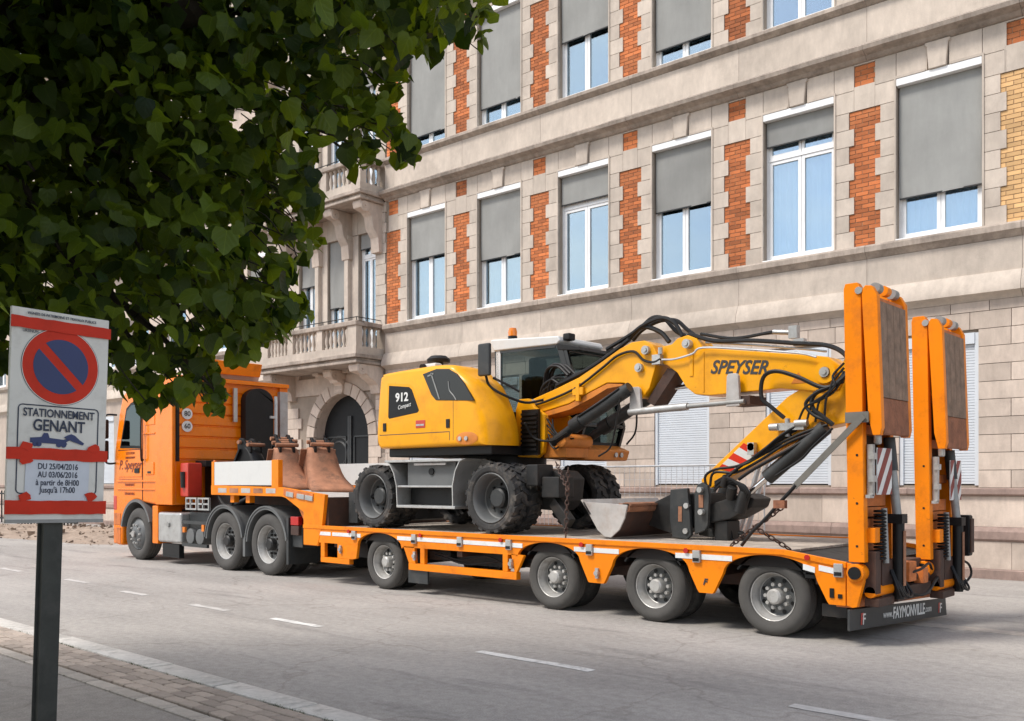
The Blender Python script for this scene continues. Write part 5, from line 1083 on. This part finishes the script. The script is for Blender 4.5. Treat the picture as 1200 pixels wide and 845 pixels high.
# tilting quick coupler at the arm's end
cp = MB().prism([(-5.88,1.42),(-5.84,1.52),(-5.77,1.55),(-5.70,1.51),(-5.68,1.40),(-5.70,1.04),(-5.74,.98),(-5.88,.93)], 9.54, 9.60).prism([(-5.88,1.42),(-5.84,1.52),(-5.77,1.55),(-5.70,1.51),(-5.68,1.40),(-5.70,1.04),(-5.74,.98),(-5.88,.93)], 10.06, 10.12).build('coupler_plate', 'dark_grey', X_, bevel=.012)
MB().prism([(-6.19,1.46),(-5.95,1.48),(-5.92,1.2),(-5.90,.92),(-5.96,.87),(-6.16,.885),(-6.2,1.1)], 9.50, 9.56).prism([(-6.19,1.46),(-5.95,1.48),(-5.92,1.2),(-5.90,.92),(-5.96,.87),(-6.16,.885),(-6.2,1.1)], 10.1, 10.16).build('coupler_plate', 'dark_grey', X_, bevel=.012)
MB().box(-6.0,-5.72,9.6,10.06,1.0,1.42).prism([(-5.75,1.28),(-5.30,1.42),(-5.14,1.36),(-5.18,1.26),(-5.45,1.12),(-5.75,1.06)], 9.62, 10.04).box(-5.68,-5.5,9.65,9.95,.86,1.1).build('coupler_body', 'dark_steel', X_, bevel=.02)
for x, z in ((-5.78,1.46),(-5.765,1.20),(-5.97,.97),(-5.96,1.27)): MB().cyl((x,9.48,z),(x,9.54,z),.034,n=12).build('coupler_pin', 'silver', X_)
MB().box(-5.815,-5.755,9.532,9.538,1.25,1.40).box(-6.07,-6.02,9.492,9.498,1.08,1.26).build('coupler_sticker', 'rust_pale', X_)
MB().tube([(-5.52,9.75,.98),(-5.5,9.75,.88),(-5.43,9.75,.85),(-5.36,9.75,.88),(-5.36,9.75,.95),(-5.41,9.75,.96)], .026, 8).build('lifting_hook', 'black', X_)
MB().cyl((-5.42,9.58,1.36),(-5.36,9.52,1.5),.06).cyl((-5.3,9.56,1.2),(-5.22,9.56,1.44),.07).cyl((-5.5,9.55,1.5),(-5.44,9.52,1.62),.045).build('coupler_motor', 'dark_steel', X_, bevel=.01)
# ------------------------------------------------------------------ buckets
def shell(prof, th):
    """closed strip polygon of thickness th along a polyline"""
    P = [Vector(p) for p in prof]; q = []
    for i, p in enumerate(P):
        d = (P[min(i+1, len(P)-1)] - P[max(i-1, 0)]).normalized(); q.append(p + Vector((-d.y, d.x))*th)
    return [tuple(p) for p in P] + [tuple(p) for p in q[::-1]]
gb = thing('grading_bucket', (-6.8, 9.8, DZ), 'wide grading bucket with a pale scraped end plate on the deck below the arm', 'bucket')
pf = [(-7.14,1.31),(-7.02,1.14),(-6.90,.97),(-6.80,.895),(-6.70,.885),(-6.58,.98),(-6.50,1.12),(-6.46,1.28)]
for y, mm in ((9.0,'worn_white'),(10.62,'rust')): MB().prism(pf, y, y+.025).build('end_plate', mm, gb, bevel=.004)
MB().prism(shell(pf, .022), 9.025, 10.62).build('bucket_shell', 'brown_steel', gb)
MB().cyl((-6.50,9.025,1.25),(-6.50,10.6,1.25),.06,n=14).box(-6.6,-6.42,9.025,10.6,1.27,1.295).build('top_tube', 'rust_pale', gb)
MB().prism([(-7.16,1.33),(-7.02,1.15),(-7.0,1.16),(-7.13,1.34)], 9.0, 10.64).build('cutting_edge', 'worn_white', gb)
for y in (9.58,10.0): MB().prism([(-6.55,1.27),(-6.2,1.42),(-6.08,1.36),(-6.06,1.0),(-6.2,.92),(-6.56,1.02)], y, y+.04).build('hitch_ear', 'dark_steel', gb, bevel=.01)
def digger_bucket(loc, W, rz, label, m1, m2, sc=1.):
    o = thing('digging_bucket', loc, label, 'bucket', 'spare buckets on the gooseneck', rz)
    def S(p): return [(x*sc, z*sc) for x, z in p]
    plate = S([(.0,.34),(.05,.60),(.16,.80),(.32,.80),(.42,.66),(.52,.47),(.68,.29),(.90,.16),(1.22,.05),(1.22,.0),(.62,.0),(.25,.02),(.05,.14)])
    back = S([(1.26,.03),(.92,.16),(.70,.28),(.54,.46),(.44,.66),(.33,.80),(.16,.80)])
    bk_ = smooth_round([(x, 0, z) for x, z in back], 3); n_ = len(bk_); cols = 7; m = MB(); P = []
    def hw(t): return W/2*(1.22 - .62*t**.8)
    for i, q in enumerate(bk_):
        t = i/(n_-1)
        for c_ in range(cols):
            v = -1 + 2*c_/(cols-1); bul = .07*(1 - v*v)*math.sin(math.pi*min(1, t*1.1))
            P.append((q.x + bul, v*hw(t), q.z + bul*.5))
    m.add(P, [(i*cols+c_, i*cols+c_+1, (i+1)*cols+c_+1, (i+1)*cols+c_) for i in range(n_-1) for c_ in range(cols-1)])
    sh_ = m.build('bucket_shell', m1, o, local=True, ang=60); sd = sh_.modifiers.new('thickness', 'SOLIDIFY'); sd.thickness = .03; sd.offset = -1
    for s_ in (-1, 1):
        pl_ = [(q.x, s_*hw(i/(n_-1))*.985, q.z) for i, q in enumerate(bk_)] + [(x*sc, s_*W*.36, z*sc) for x, z in ((.05,.62),(.0,.36),(.05,.12),(.25,.02),(.62,.0))]
        MB().add(pl_, [tuple(range(len(pl_)))]).build('side_plate', m1, o, local=True)
    MB().prism(shell(S([(.18,.79),(.05,.56),(-.01,.28)]), .03), -W/2+.02, W/2-.02).build('bucket_lip', m1, o, local=True)
    for y in (-.14, .10): MB().prism(S([(.10,.74),(.08,.92),(.16,1.0),(.26,.98),(.32,.88),(.40,.94),(.46,.88),(.46,.72),(.40,.66)]), y, y+.045).build('hitch_ear', m2, o, local=True, bevel=.012)
    MB().cyl(tuple((.18*sc,-.2,.91*sc)), tuple((.18*sc,.2,.91*sc)), .035).cyl((.44*sc,-.2,.86*sc),(.44*sc,.2,.86*sc),.035).build('hitch_pin', 'rust_pale', o, local=True)
    for k in range(4):
        y = -W/2 + .04 + k*(W-.08)/3
        MB().prism(S([(-.02,.30),(.04,.30),(.0,.10),(-.05,.08)]), y-.03, y+.03).build('tooth', 'dark_steel', o, local=True, bevel=.006)
FZ = 1.43
digger_bucket((-14.34, 9.42, FZ), .58, -.30, 'rusty digging bucket next to the white drop side panel on the gooseneck', 'rust_pale', 'black', .90)
digger_bucket((-13.74, 9.74, FZ-.05), .66, -.34, 'rusty wide digging bucket nearest the excavator on the gooseneck', 'rust_pale', 'black', .96)
digger_bucket((-15.08, 9.05, FZ), .42, .2, 'narrow blackened digging bucket behind the white drop side panel', 'black', 'black', .92)
digger_bucket((-14.75, 9.62, FZ+.02), .4, -.2, 'narrow dark trenching bucket between the blackened bucket and the rusty ones', 'dark_steel', 'black', .98)
# ------------------------------------------------------------------ lashings
def chain(name, a, b, label, r=.008, pitch=.055, m='brown_steel', sag=0.):
    a, b = Vector(a), Vector(b); L_ = (b-a).length; n = max(2, int(L_/pitch)); mb = MB(); d = (b-a).normalized(); s = d.orthogonal().normalized(); t = d.cross(s)
    for k in range(n):
        f = (k+.5)/n; c = a + (b-a)*f + Vector((0,0,-sag*4*f*(1-f))); e, g = (s, t) if k % 2 else (t, s)
        pts = [c + d*(.038*math.cos(u)) + e*(.022*math.sin(u)) for u in [2*math.pi*i/8 for i in range(9)]]
        mb.tube(pts, r, 5, sm=False)
    return mb.build(name, m, label=label, cat='chain', group='lashing chains on the trailer')
ls = thing('lashing_strap', (-4.1, 8.6, .88), 'grey webbing strap tied from the near ramp down to the deck', 'strap')
MB().obox((-3.44,8.50,2.16),(-4.12,8.50,1.50),.012,.06,(1,0,1)).box(-3.62,-3.40,8.515,8.53,2.1,2.2).build('webbing', 'strap', ls)
MB().tube([(-4.1,8.5,1.52),(-4.3,8.53,1.33),(-4.45,8.55,1.18),(-4.6,8.57,1.05),(-4.74,8.6,.90)],.018).build('twisted_tail', 'hose', ls)
MB().box(-4.34,-4.22,8.5,8.56,1.29,1.37).build('ratchet', 'rust', ls)
chain('lashing_chain', (-4.3,8.62,1.30), (-4.95,8.75,.88), 'rusty chain running below the grey strap to the deck')
chain('lashing_chain', (-4.62,8.62,1.10), (-4.28,8.75,.87), 'short rusty chain crossing the strap near the deck')
chain('lashing_chain', (-7.18,8.78,1.72), (-7.12,8.66,.88), 'rusty chain hanging beside the pale bucket end plate')
chain('lashing_chain', (-7.6,9.05,1.80), (-7.2,8.8,1.45), 'rusty chain slung along the excavator stabiliser')
# ------------------------------------------------------------------ things behind the trailer
fn = thing('mesh_fence', (-10.5, 13.9, 0), 'galvanised wire mesh site fence standing behind the trailer', 'fence')
for x0, x1 in ((-14.2,-10.75),(-10.7,-7.25)):
    f = MB().tube([(x0,13.9,.12),(x0,13.9,1.84),(x1,13.9,1.84),(x1,13.9,.12),(x0,13.9,.12)], .021, 8, sm=False).build('fence_frame', 'galvanised', fn)
    m = MB(); n = int((x1-x0)/.11)
    for k in range(1, n): m.box(x0+k*(x1-x0)/n-.003, x0+k*(x1-x0)/n+.003, 13.897, 13.903, .13, 1.83)
    for z in (.35,.6,.85,1.1,1.35,1.6): m.box(x0, x1, 13.896, 13.90, z-.003, z+.003)
    m.build('wire_mesh', 'galvanised', f, kind='stuff')
for x in (-14.2,-10.72,-7.25): MB().box(x-.12,x+.12,13.65,14.15,0,.14).build('concrete_foot', 'kerb_granite', fn, bevel=.02)
for dx, lb in ((0,'left one of two galvanised tubes leaning beside the excavator arm'),(.11,'right one of two galvanised tubes leaning beside the excavator arm')):
    MB().tube([(-6.62+dx,11.45,0),(-6.03+dx*.9,11.52,1.95)], .034, 12, sm=False).build('galvanised_tube', 'galvanised', label=lb, cat='tube', group='tubes leaning behind the trailer')
# heap of rubble down the street
m = MB(); rp = random.Random(9); nx, ny = 46, 26; P = []
for j in range(ny):
    for i in range(nx):
        u, v = i/(nx-1), j/(ny-1); x = -36 + 13*u; y = 9.2 + 5.2*v + .08*(x+30)
        e = max(0, math.sin(math.pi*u))**.6*max(0, math.sin(math.pi*v))**.7
        P.append((x + rp.uniform(-.1,.1), y + rp.uniform(-.08,.08), e*(.17 + .08*math.sin(7*u+3*v) + rp.uniform(-.06,.1)) - .02))
m.add(P, [(j*nx+i, j*nx+i+1, (j+1)*nx+i+1, (j+1)*nx+i) for j in range(ny-1) for i in range(nx-1)])
hp = thing('rubble_heap', (-29.5, 11.8, 0), 'low heap of pale earth and rubble ahead of the truck', 'rubble')
m.build('earth_mound', 'rubble', hp, flat=True)
m = MB()
for k in range(420):
    x, y = rp.uniform(-35,-22.8), 0; v = rp.random(); y = 9.2 + 5.2*v + .08*(x+30); s = rp.choice((.02,.03,.04,.05,.06,.1))*rp.uniform(.7,1.3); z = .17*max(0,math.sin(math.pi*(x+36)/13))**.6*math.sin(math.pi*v)**.7
    a = Vector((x,y,z)); pts = [a + Vector((rp.uniform(-s,s), rp.uniform(-s,s), rp.uniform(-s*.6,s))) for _ in range(6)]
    m.add(pts, [(0,1,2),(0,2,3),(0,3,1),(1,4,2),(2,5,3),(1,3,4),(2,4,5),(3,5,4)])
m.build('rubble_stones', 'rubble', hp, flat=True, kind='stuff')
# ------------------------------------------------------------------ temporary no parking sign
yaw_ = math.radians(50)
wv = (RIGHT*math.cos(yaw_) + VIEW*math.sin(yaw_)); up_ = (Vector((0,0,1)) + RIGHT*.032).normalized(); wv = (wv - up_*wv.dot(up_)).normalized(); nv = up_.cross(wv)   # nv points away from the reader
cen = at(68.5, 490, 3.2); base = cen - up_*((cen.z - .06)/up_.z)
G = thing('parking_sign', base, 'white temporary no parking sign with red tape on a grey steel post', 'sign')
G.rotation_euler = Matrix((wv, nv, up_)).transposed().to_euler()
ZC = (cen.z - .06)/up_.z; PW, PH = .165, .36
def sg(mb, name, m, **k): return mb.build(name, m, G, local=True, **k)
sg(MB().box(-.032,.032,.012,.016,0,ZC+.28).box(-.032,-.028,.016,.04,0,ZC+.28).box(.028,.032,.016,.04,0,ZC+.28).box(-.042,-.032,.036,.04,0,ZC+.28).box(.032,.042,.036,.04,0,ZC+.28), 'post', 'post_steel')
pn = sg(MB().box(-PW,PW,-.006,.008,ZC-PH,ZC+PH), 'sign_panel', 'sign_white', bevel=.002, seg=1)
sg(MB().box(-PW,PW,-.008,.002,ZC-PH,ZC-PH+.012), 'panel_edge', 'grey_steel')
def flat(name, poly, m, t=.0008, y=-.007, par=None): return MB().prism([(x, ZC+z) for x, z in poly], y-t, y+.0005).build(name, m, par or G, local=True)
def disc(r0, r1, cz, n=48): return [(r1*math.cos(2*math.pi*i/n), cz + r1*math.sin(2*math.pi*i/n)) for i in range(n)]
flat('disc_border', disc(0,.132,.175), 'sign_ink'); flat('disc_edge', disc(0,.1305,.175), 'sign_white', y=-.0075); flat('disc_ring', disc(0,.128,.175), 'sign_red', y=-.008)
for s in (1, -1):                                     # the two blue half moons either side of the red bar
    th = math.radians(45); r = .093; h0 = .015; a0 = math.asin(h0/r)
    P = [(r*math.cos(th2 + 0), r*math.sin(th2)) for th2 in [a0 + (math.pi-2*a0)*i/24 for i in range(25)]]
    if s < 0: P = [(-x, -y) for x, y in P]
    R_ = math.radians(-45); flat('blue_field', [(x*math.cos(R_)-y*math.sin(R_), .175 + x*math.sin(R_)+y*math.cos(R_)) for x, y in P], 'sign_blue', y=-.009)
for z0, z1 in ((.292,.330),(-.146,-.106),(-.330,-.284)):
    rt = random.Random(int(z0*1000)); w_ = PW + (.004 if z0 > 0 else .006); n = 12
    flat('red_tape', [(-w_ + 2*w_*i/n, z1 + rt.uniform(-.0015,.0015)) for i in range(n+1)] + [(w_ - 2*w_*i/n, z0 + rt.uniform(-.0015,.0015)) for i in range(n+1)], 'sign_red', y=-.012)
for x, z in ((-.107,-.10),(.12,-.10),(-.107,-.272),(.115,-.268),(-.107,-.15)):
    rt = random.Random(int(x*999+z*77)); flat('tape_scrap', [(x + .024*math.cos(a)*rt.uniform(.7,1.1), z + .016*math.sin(a)*rt.uniform(.6,1.2)) for a in [2*math.pi*i/9 for i in range(9)]], 'sign_red', y=-.0135)
def frame(x0, x1, z0, z1, w, r=.015):
    def rr_(d):
        out = []
        for cx_, cz_, a in ((x1-r,z1-r,0),(x0+r,z1-r,90),(x0+r,z0+r,180),(x1-r,z0+r,270)):
            out += [(cx_ + (r-d)*math.cos(math.radians(a+22.5*i)), cz_ + (r-d)*math.sin(math.radians(a+22.5*i))) for i in range(5)]
        return out
    o, i_ = rr_(0), rr_(w); n = len(o); m = MB()
    m.add([(x, -.0078, ZC+z) for x, z in o + i_], [(k, (k+1) % n, n+(k+1) % n, n+k) for k in range(n)]); return m
sg(frame(-.137,.137,-.262,.040,.004), 'text_frame', 'sign_ink')
flat('paper_notice', [(-.106,-.12),(.109,-.12),(.106,-.285),(-.109,-.285)], 'paper', y=-.0085)
QS = Euler((math.pi/2, 0, 0)).to_quaternion()
def st_(body, size, z, m='sign_ink', x=0., y=-.010, **k): return text(body, size, (x, y, ZC+z), QS, m, G, local=True, thick=.0004, **k)
st_('STATIONNEMENT', .0385, .012, bold=.018, sx=.77); st_('GENANT', .054, -.030, bold=.02, sx=.80)
st_('VIGNEES DE PATRIMOINE ET TRAVAUX PUBLICS', .0125, .344, bold=.01, sx=.86); st_('URSINUM', .014, .284, x=-.105, sx=.85)
for i, (t, z) in enumerate((('DU 25/04/2016',-.168),('AU 03/06/2016',-.196),('à partir de 8H00',-.223),("Jusqu'à 17h00",-.248))): st_(t, .0285, z, y=-.0105, bold=.012, sx=.76)
flat('tow_truck_pictogram', [(-0.0949,-.088),(-0.0949,-.072),(-0.0578,-.068),(-0.0511,-.054),(-0.0371,-.054),(-0.0313,-.07),(0.0165,-.074),(0.0536,-.058),(0.0511,-.066),(0.0247,-.082),(0.0289,-.09)], 'sign_blue', y=-.0085)
flat('car_pictogram', [(0.0165,-.066),(0.0289,-.058),(0.0413,-.053),(0.0544,-.058),(0.0701,-.072),(0.0866,-.083),(0.0825,-.09),(0.0495,-.08)], 'sign_blue', y=-.0095)
for x in (-.078,-.066,.0,.017): flat('pictogram_wheel', [(x+.009*math.cos(2*math.pi*i/12), -.092+.009*math.sin(2*math.pi*i/12)) for i in range(12)], 'sign_blue', y=-.0087)
# ------------------------------------------------------------------ lime tree hanging into the picture
TB = Vector((-5.75, 1.0, .05))
TR = thing('lime_tree', TB, 'lime tree with low dark branches hanging over the parking sign', 'tree')
rt = random.Random(21)
MB().tube([TB, TB+Vector((.02,.03,1.2)), TB+Vector((-.03,.02,2.3)), TB+Vector((.05,-.05,3.6)), TB+Vector((0,0,5.4)), TB+Vector((.1,.1,8.2))], lambda t: .21*(1-t)**.8 + .03 + (.08*(1-t*12) if t < .08 else 0), 14).build('trunk', 'bark', TR)
OUT = [(-260,-320),(660,-320),(640,-120),(600,-40),(568,12),(576,58),(560,66),(545,45),(522,58),(506,72),(488,62),(474,62),(478,100),(464,122),(478,160),(494,192),(486,206),(470,196),(452,160),(440,146),(446,196),(436,214),(420,216),(408,196),(400,172),(384,140),(372,160),(366,196),(372,240),(384,276),(378,302),(362,306),(346,306),(358,342),(360,376),(346,392),(328,398),(318,414),(300,402),(292,436),(276,432),(258,402),(246,416),(262,452),(268,478),(262,494),(248,492),(236,470),(216,464),(200,482),(184,490),(162,476),(138,462),(128,440),(60,380),(20,372),(18,430),(6,442),(-260,470)]
def inside(x, y, poly):
    c = False; n = len(poly); j = n-1
    for i in range(n):
        xi, yi = poly[i]; xj, yj = poly[j]
        if (yi > y) != (yj > y) and x < (xj-xi)*(y-yi)/(yj-yi) + xi: c = not c
        j = i
    return c
def edge_d(x, y):
    b = 1e9
    for (x0, y0), (x1, y1) in zip(OUT[1:], OUT[2:]):
        dx, dy = x1-x0, y1-y0; t = max(0, min(1, ((x-x0)*dx + (y-y0)*dy)/(dx*dx+dy*dy))); b = min(b, math.hypot(x-x0-dx*t, y-y0-dy*t))
    return b
# limbs from the trunk to points of the crown
tips = [(560,20,4.9),(470,150,4.8),(420,170,5.1),(360,280,4.7),(330,370,4.6),(265,470,4.5),(180,440,4.4),(90,330,4.2),(250,250,4.3),(300,120,4.2),(150,120,4.0),(430,20,4.5),(40,200,3.9),(210,360,4.4)]
for i, (x, y, d) in enumerate(tips):
    e = at(x, y, d); s0 = TB + Vector((0,0,rt.uniform(2.3,3.6))); mid = s0.lerp(e, .45) + Vector((0,0,.55 + .3*rt.random())); q = s0.lerp(e, .78) + Vector((0,0,.35))
    MB().tube([s0, mid, q, e], lambda t: .05*(1-t)**1.3 + .006, 8).build('limb', 'bark', TR)
MB().tube([TB+Vector((0,0,3.0)), at(150,-60,4.2), at(215,15,4.0), at(268,-40,4.1), at(420,-120,4.6)], lambda t: .085*(1-t)+.03, 10).build('limb', 'bark', TR)
# leaf shapes: heart shaped, folded along the midrib, scalloped edge
def leaf_mesh(L_, fold, droop, seed):
    r_ = random.Random(seed); pts = [(0,0),(.20,-.11),(.42,-.03),(.53,.18),(.52,.42),(.38,.66),(.17,.86),(.0,1.0)]
    R1 = [(x*(1+r_.uniform(-.14,.14)), y + r_.uniform(-.05,.05)) for x, y in pts[1:-1]]
    V_ = []; mid = [(0,0),(0,.25),(0,.5),(0,.75),(0,1.0)]
    def z(x, y): return abs(x)*fold - droop*y*y + .04*math.sin(9*y + seed)*abs(x)*2
    for x, y in mid: V_.append((x*L_, y*L_, z(x, y)*L_))
    for s in (1, -1):
        for x, y in R1: V_.append((s*x*L_, y*L_, z(x, y)*L_ + r_.uniform(-.012,.012)*L_))
    a, b = 5, 11; F_ = []
    for o, sg_ in ((a, 1), (b, -1)):
        f = [(0,o,o+1),(0,o+1,1),(o+1,o+2,1),(1,o+2,o+3,2),(2,o+3,o+4,3),(3,o+4,o+5),(3,o+5,4)]
        F_ += f if sg_ > 0 else [t[::-1] for t in f]
    return V_, F_
SH = [leaf_mesh(1, .35*((k % 3)-.6), .15 + .12*(k % 4), k) for k in range(8)]
LME = []
FLAT = [(a, b) for a, b, c_ in SH[0][0]]
def set_uv(me):
    """flat leaf coordinates; every leaf has the same vertex order"""
    n_ = len(me.loops); idx = [0]*n_; me.loops.foreach_get('vertex_index', idx); u = me.uv_layers.new(name='leaf_flat'); k = len(FLAT)
    u.data.foreach_set('uv', [q for i in idx for q in FLAT[i % k]])
for k, (v, f) in enumerate(SH):
    me = bpy.data.meshes.new('leaf'); me.from_pydata(v, [], f); set_uv(me); me.materials.append(MATS['leaf'])
    for p in me.polygons: p.use_smooth = True
    LME.append(me)
def leaf_matrix(p, size, up_bias, r_):
    yaw = r_.uniform(0, 2*math.pi); pit = r_.gauss(-1.0, .35) if r_.random() < .45 else r_.gauss(-.25, .5)      # tips hang down
    d = Vector((math.cos(yaw)*math.cos(pit), math.sin(yaw)*math.cos(pit), math.sin(pit)))
    nrm = Vector((r_.gauss(0,.75) + d.x*.5, r_.gauss(0,.75) + d.y*.5, .8 + up_bias)); s = d.cross(nrm)
    if s.length < 1e-3: s = Vector((1,0,0))
    s.normalize(); nn = s.cross(d)
    return Matrix((( s.x*size, d.x*size, nn.x*size, p.x), (s.y*size, d.y*size, nn.y*size, p.y), (s.z*size, d.z*size, nn.z*size, p.z), (0,0,0,1)))
cr_v, cr_f = [], []
def add_leaf(M, k):
    b = len(cr_v); v, f = SH[k]
    for q in v: cr_v.append(tuple(M @ Vector(q)))
    for t in f: cr_f.append(tuple(b + i for i in t))
cand = []; twig_c = []
HOLES = []
while len(HOLES) < 46:
    hx, hy = rt.uniform(120, 570), rt.uniform(-20, 480)
    if inside(hx, hy, OUT) and 12 < edge_d(hx, hy) < 95: HOLES.append((hx, hy, rt.uniform(0, 5)))
def holed(x, y): return any((x-a)**2 + ((y-b)*.8)**2 < (c + 6)**2 for a, b, c in HOLES)
n = 0
while n < 3200:
    x, y = rt.uniform(-150, 600), rt.uniform(-220, 500)
    if not inside(x, y, OUT): continue
    e = edge_d(x, y)
    if e < 7: continue
    n += 1
    near = e < 45
    d = rt.uniform(4.2, 5.3) if near else rt.uniform(3.7, 6.4)
    c = at(x, y, d)
    if near: twig_c.append(c)
    k_ = rt.randint(3, 6) if near else rt.randint(5, 8); spread = .035 if e < 14 else (.07 if near else .15)
    for j in range(k_):
        p = c + Vector((rt.gauss(0,spread), rt.gauss(0,spread), rt.gauss(0,spread*.8) + .03)); size = rt.uniform(.045,.10)
        rel = p - Vector((0,0,EYE)); dp = rel.dot(VIEW)
        qx, qy = 600 + FPX*rel.dot(RIGHT)/dp, HORIZON - FPX*(rel.z - size*.35)/dp
        if not inside(qx, qy, OUT) or holed(qx, qy): continue
        M = leaf_matrix(p, size, .2, rt); k = rt.randrange(8)
        cand.append((d + (0 if e < 90 else 1.2) + rt.uniform(0,.5), M, k))
tw = MB()
for c in twig_c[:130]:
    q = TB + Vector((0,0,3.2)); d_ = (q - c).normalized()
    tw.tube([c + Vector((0,0,-.05)), c + d_*.1 + Vector((rt.gauss(0,.03),rt.gauss(0,.03),.05)), c + d_*.26 + Vector((rt.gauss(0,.06),rt.gauss(0,.06),.10))], .003, 4, per=3)
tw.build('twigs', 'bark', TR, kind='stuff')
cand.sort(key=lambda t: t[0])
for i, (_, M, k) in enumerate(cand):
    if i < 290:
        o = bpy.data.objects.new('leaf', LME[k]); COL.objects.link(o); o.parent = TR; o.matrix_local = Matrix.Translation(-TB) @ M
    else: add_leaf(M, k)
# unseen rest of the crown, shifted above and behind to shade the foliage
for k in range(6000):
    th = rt.uniform(0, 2*math.pi); rad = 5.0*math.sqrt(rt.random()); zz = rt.uniform(3.6, 9.2); q = 1 - ((zz-5.6)/3.9)**2
    if q <= 0: continue
    p = TB + Vector((-.3 + math.cos(th)*rad*math.sqrt(q), -2.9 + math.sin(th)*rad*math.sqrt(q), zz)); rel = p - Vector((0,0,EYE)); dp = rel.dot(VIEW)
    if dp > .3:
        sx_, sy_ = 600 + FPX*rel.dot(RIGHT)/dp, HORIZON - FPX*rel.z/dp
        if -30 < sx_ < 1230 and sy_ > -40 and (not inside(sx_, sy_, OUT) or holed(sx_, sy_)): continue
    if rel.length < 1.2: continue
    add_leaf(leaf_matrix(p, rt.uniform(.18,.28), .6, rt), rt.randrange(8))
for k in range(2100):                                   # unseen boughs round and above the camera, added to block sky light
    x, y, d = (rt.uniform(-1100,-70), rt.uniform(-600,560), rt.uniform(1.8,4.6)) if k % 3 else (rt.uniform(-500,300), rt.uniform(-1000,-60), rt.uniform(2.2,4.4))
    add_leaf(leaf_matrix(at(x, y, d), rt.uniform(.10,.17), .4, rt), rt.randrange(8))
me = bpy.data.meshes.new('foliage'); me.from_pydata([(x-TB.x, y-TB.y, z-TB.z) for x, y, z in cr_v], [], cr_f); set_uv(me); me.materials.append(MATS['leaf'])
for p in me.polygons: p.use_smooth = True
o = bpy.data.objects.new('foliage', me); COL.objects.link(o); o.parent = TR; o['kind'] = 'stuff'
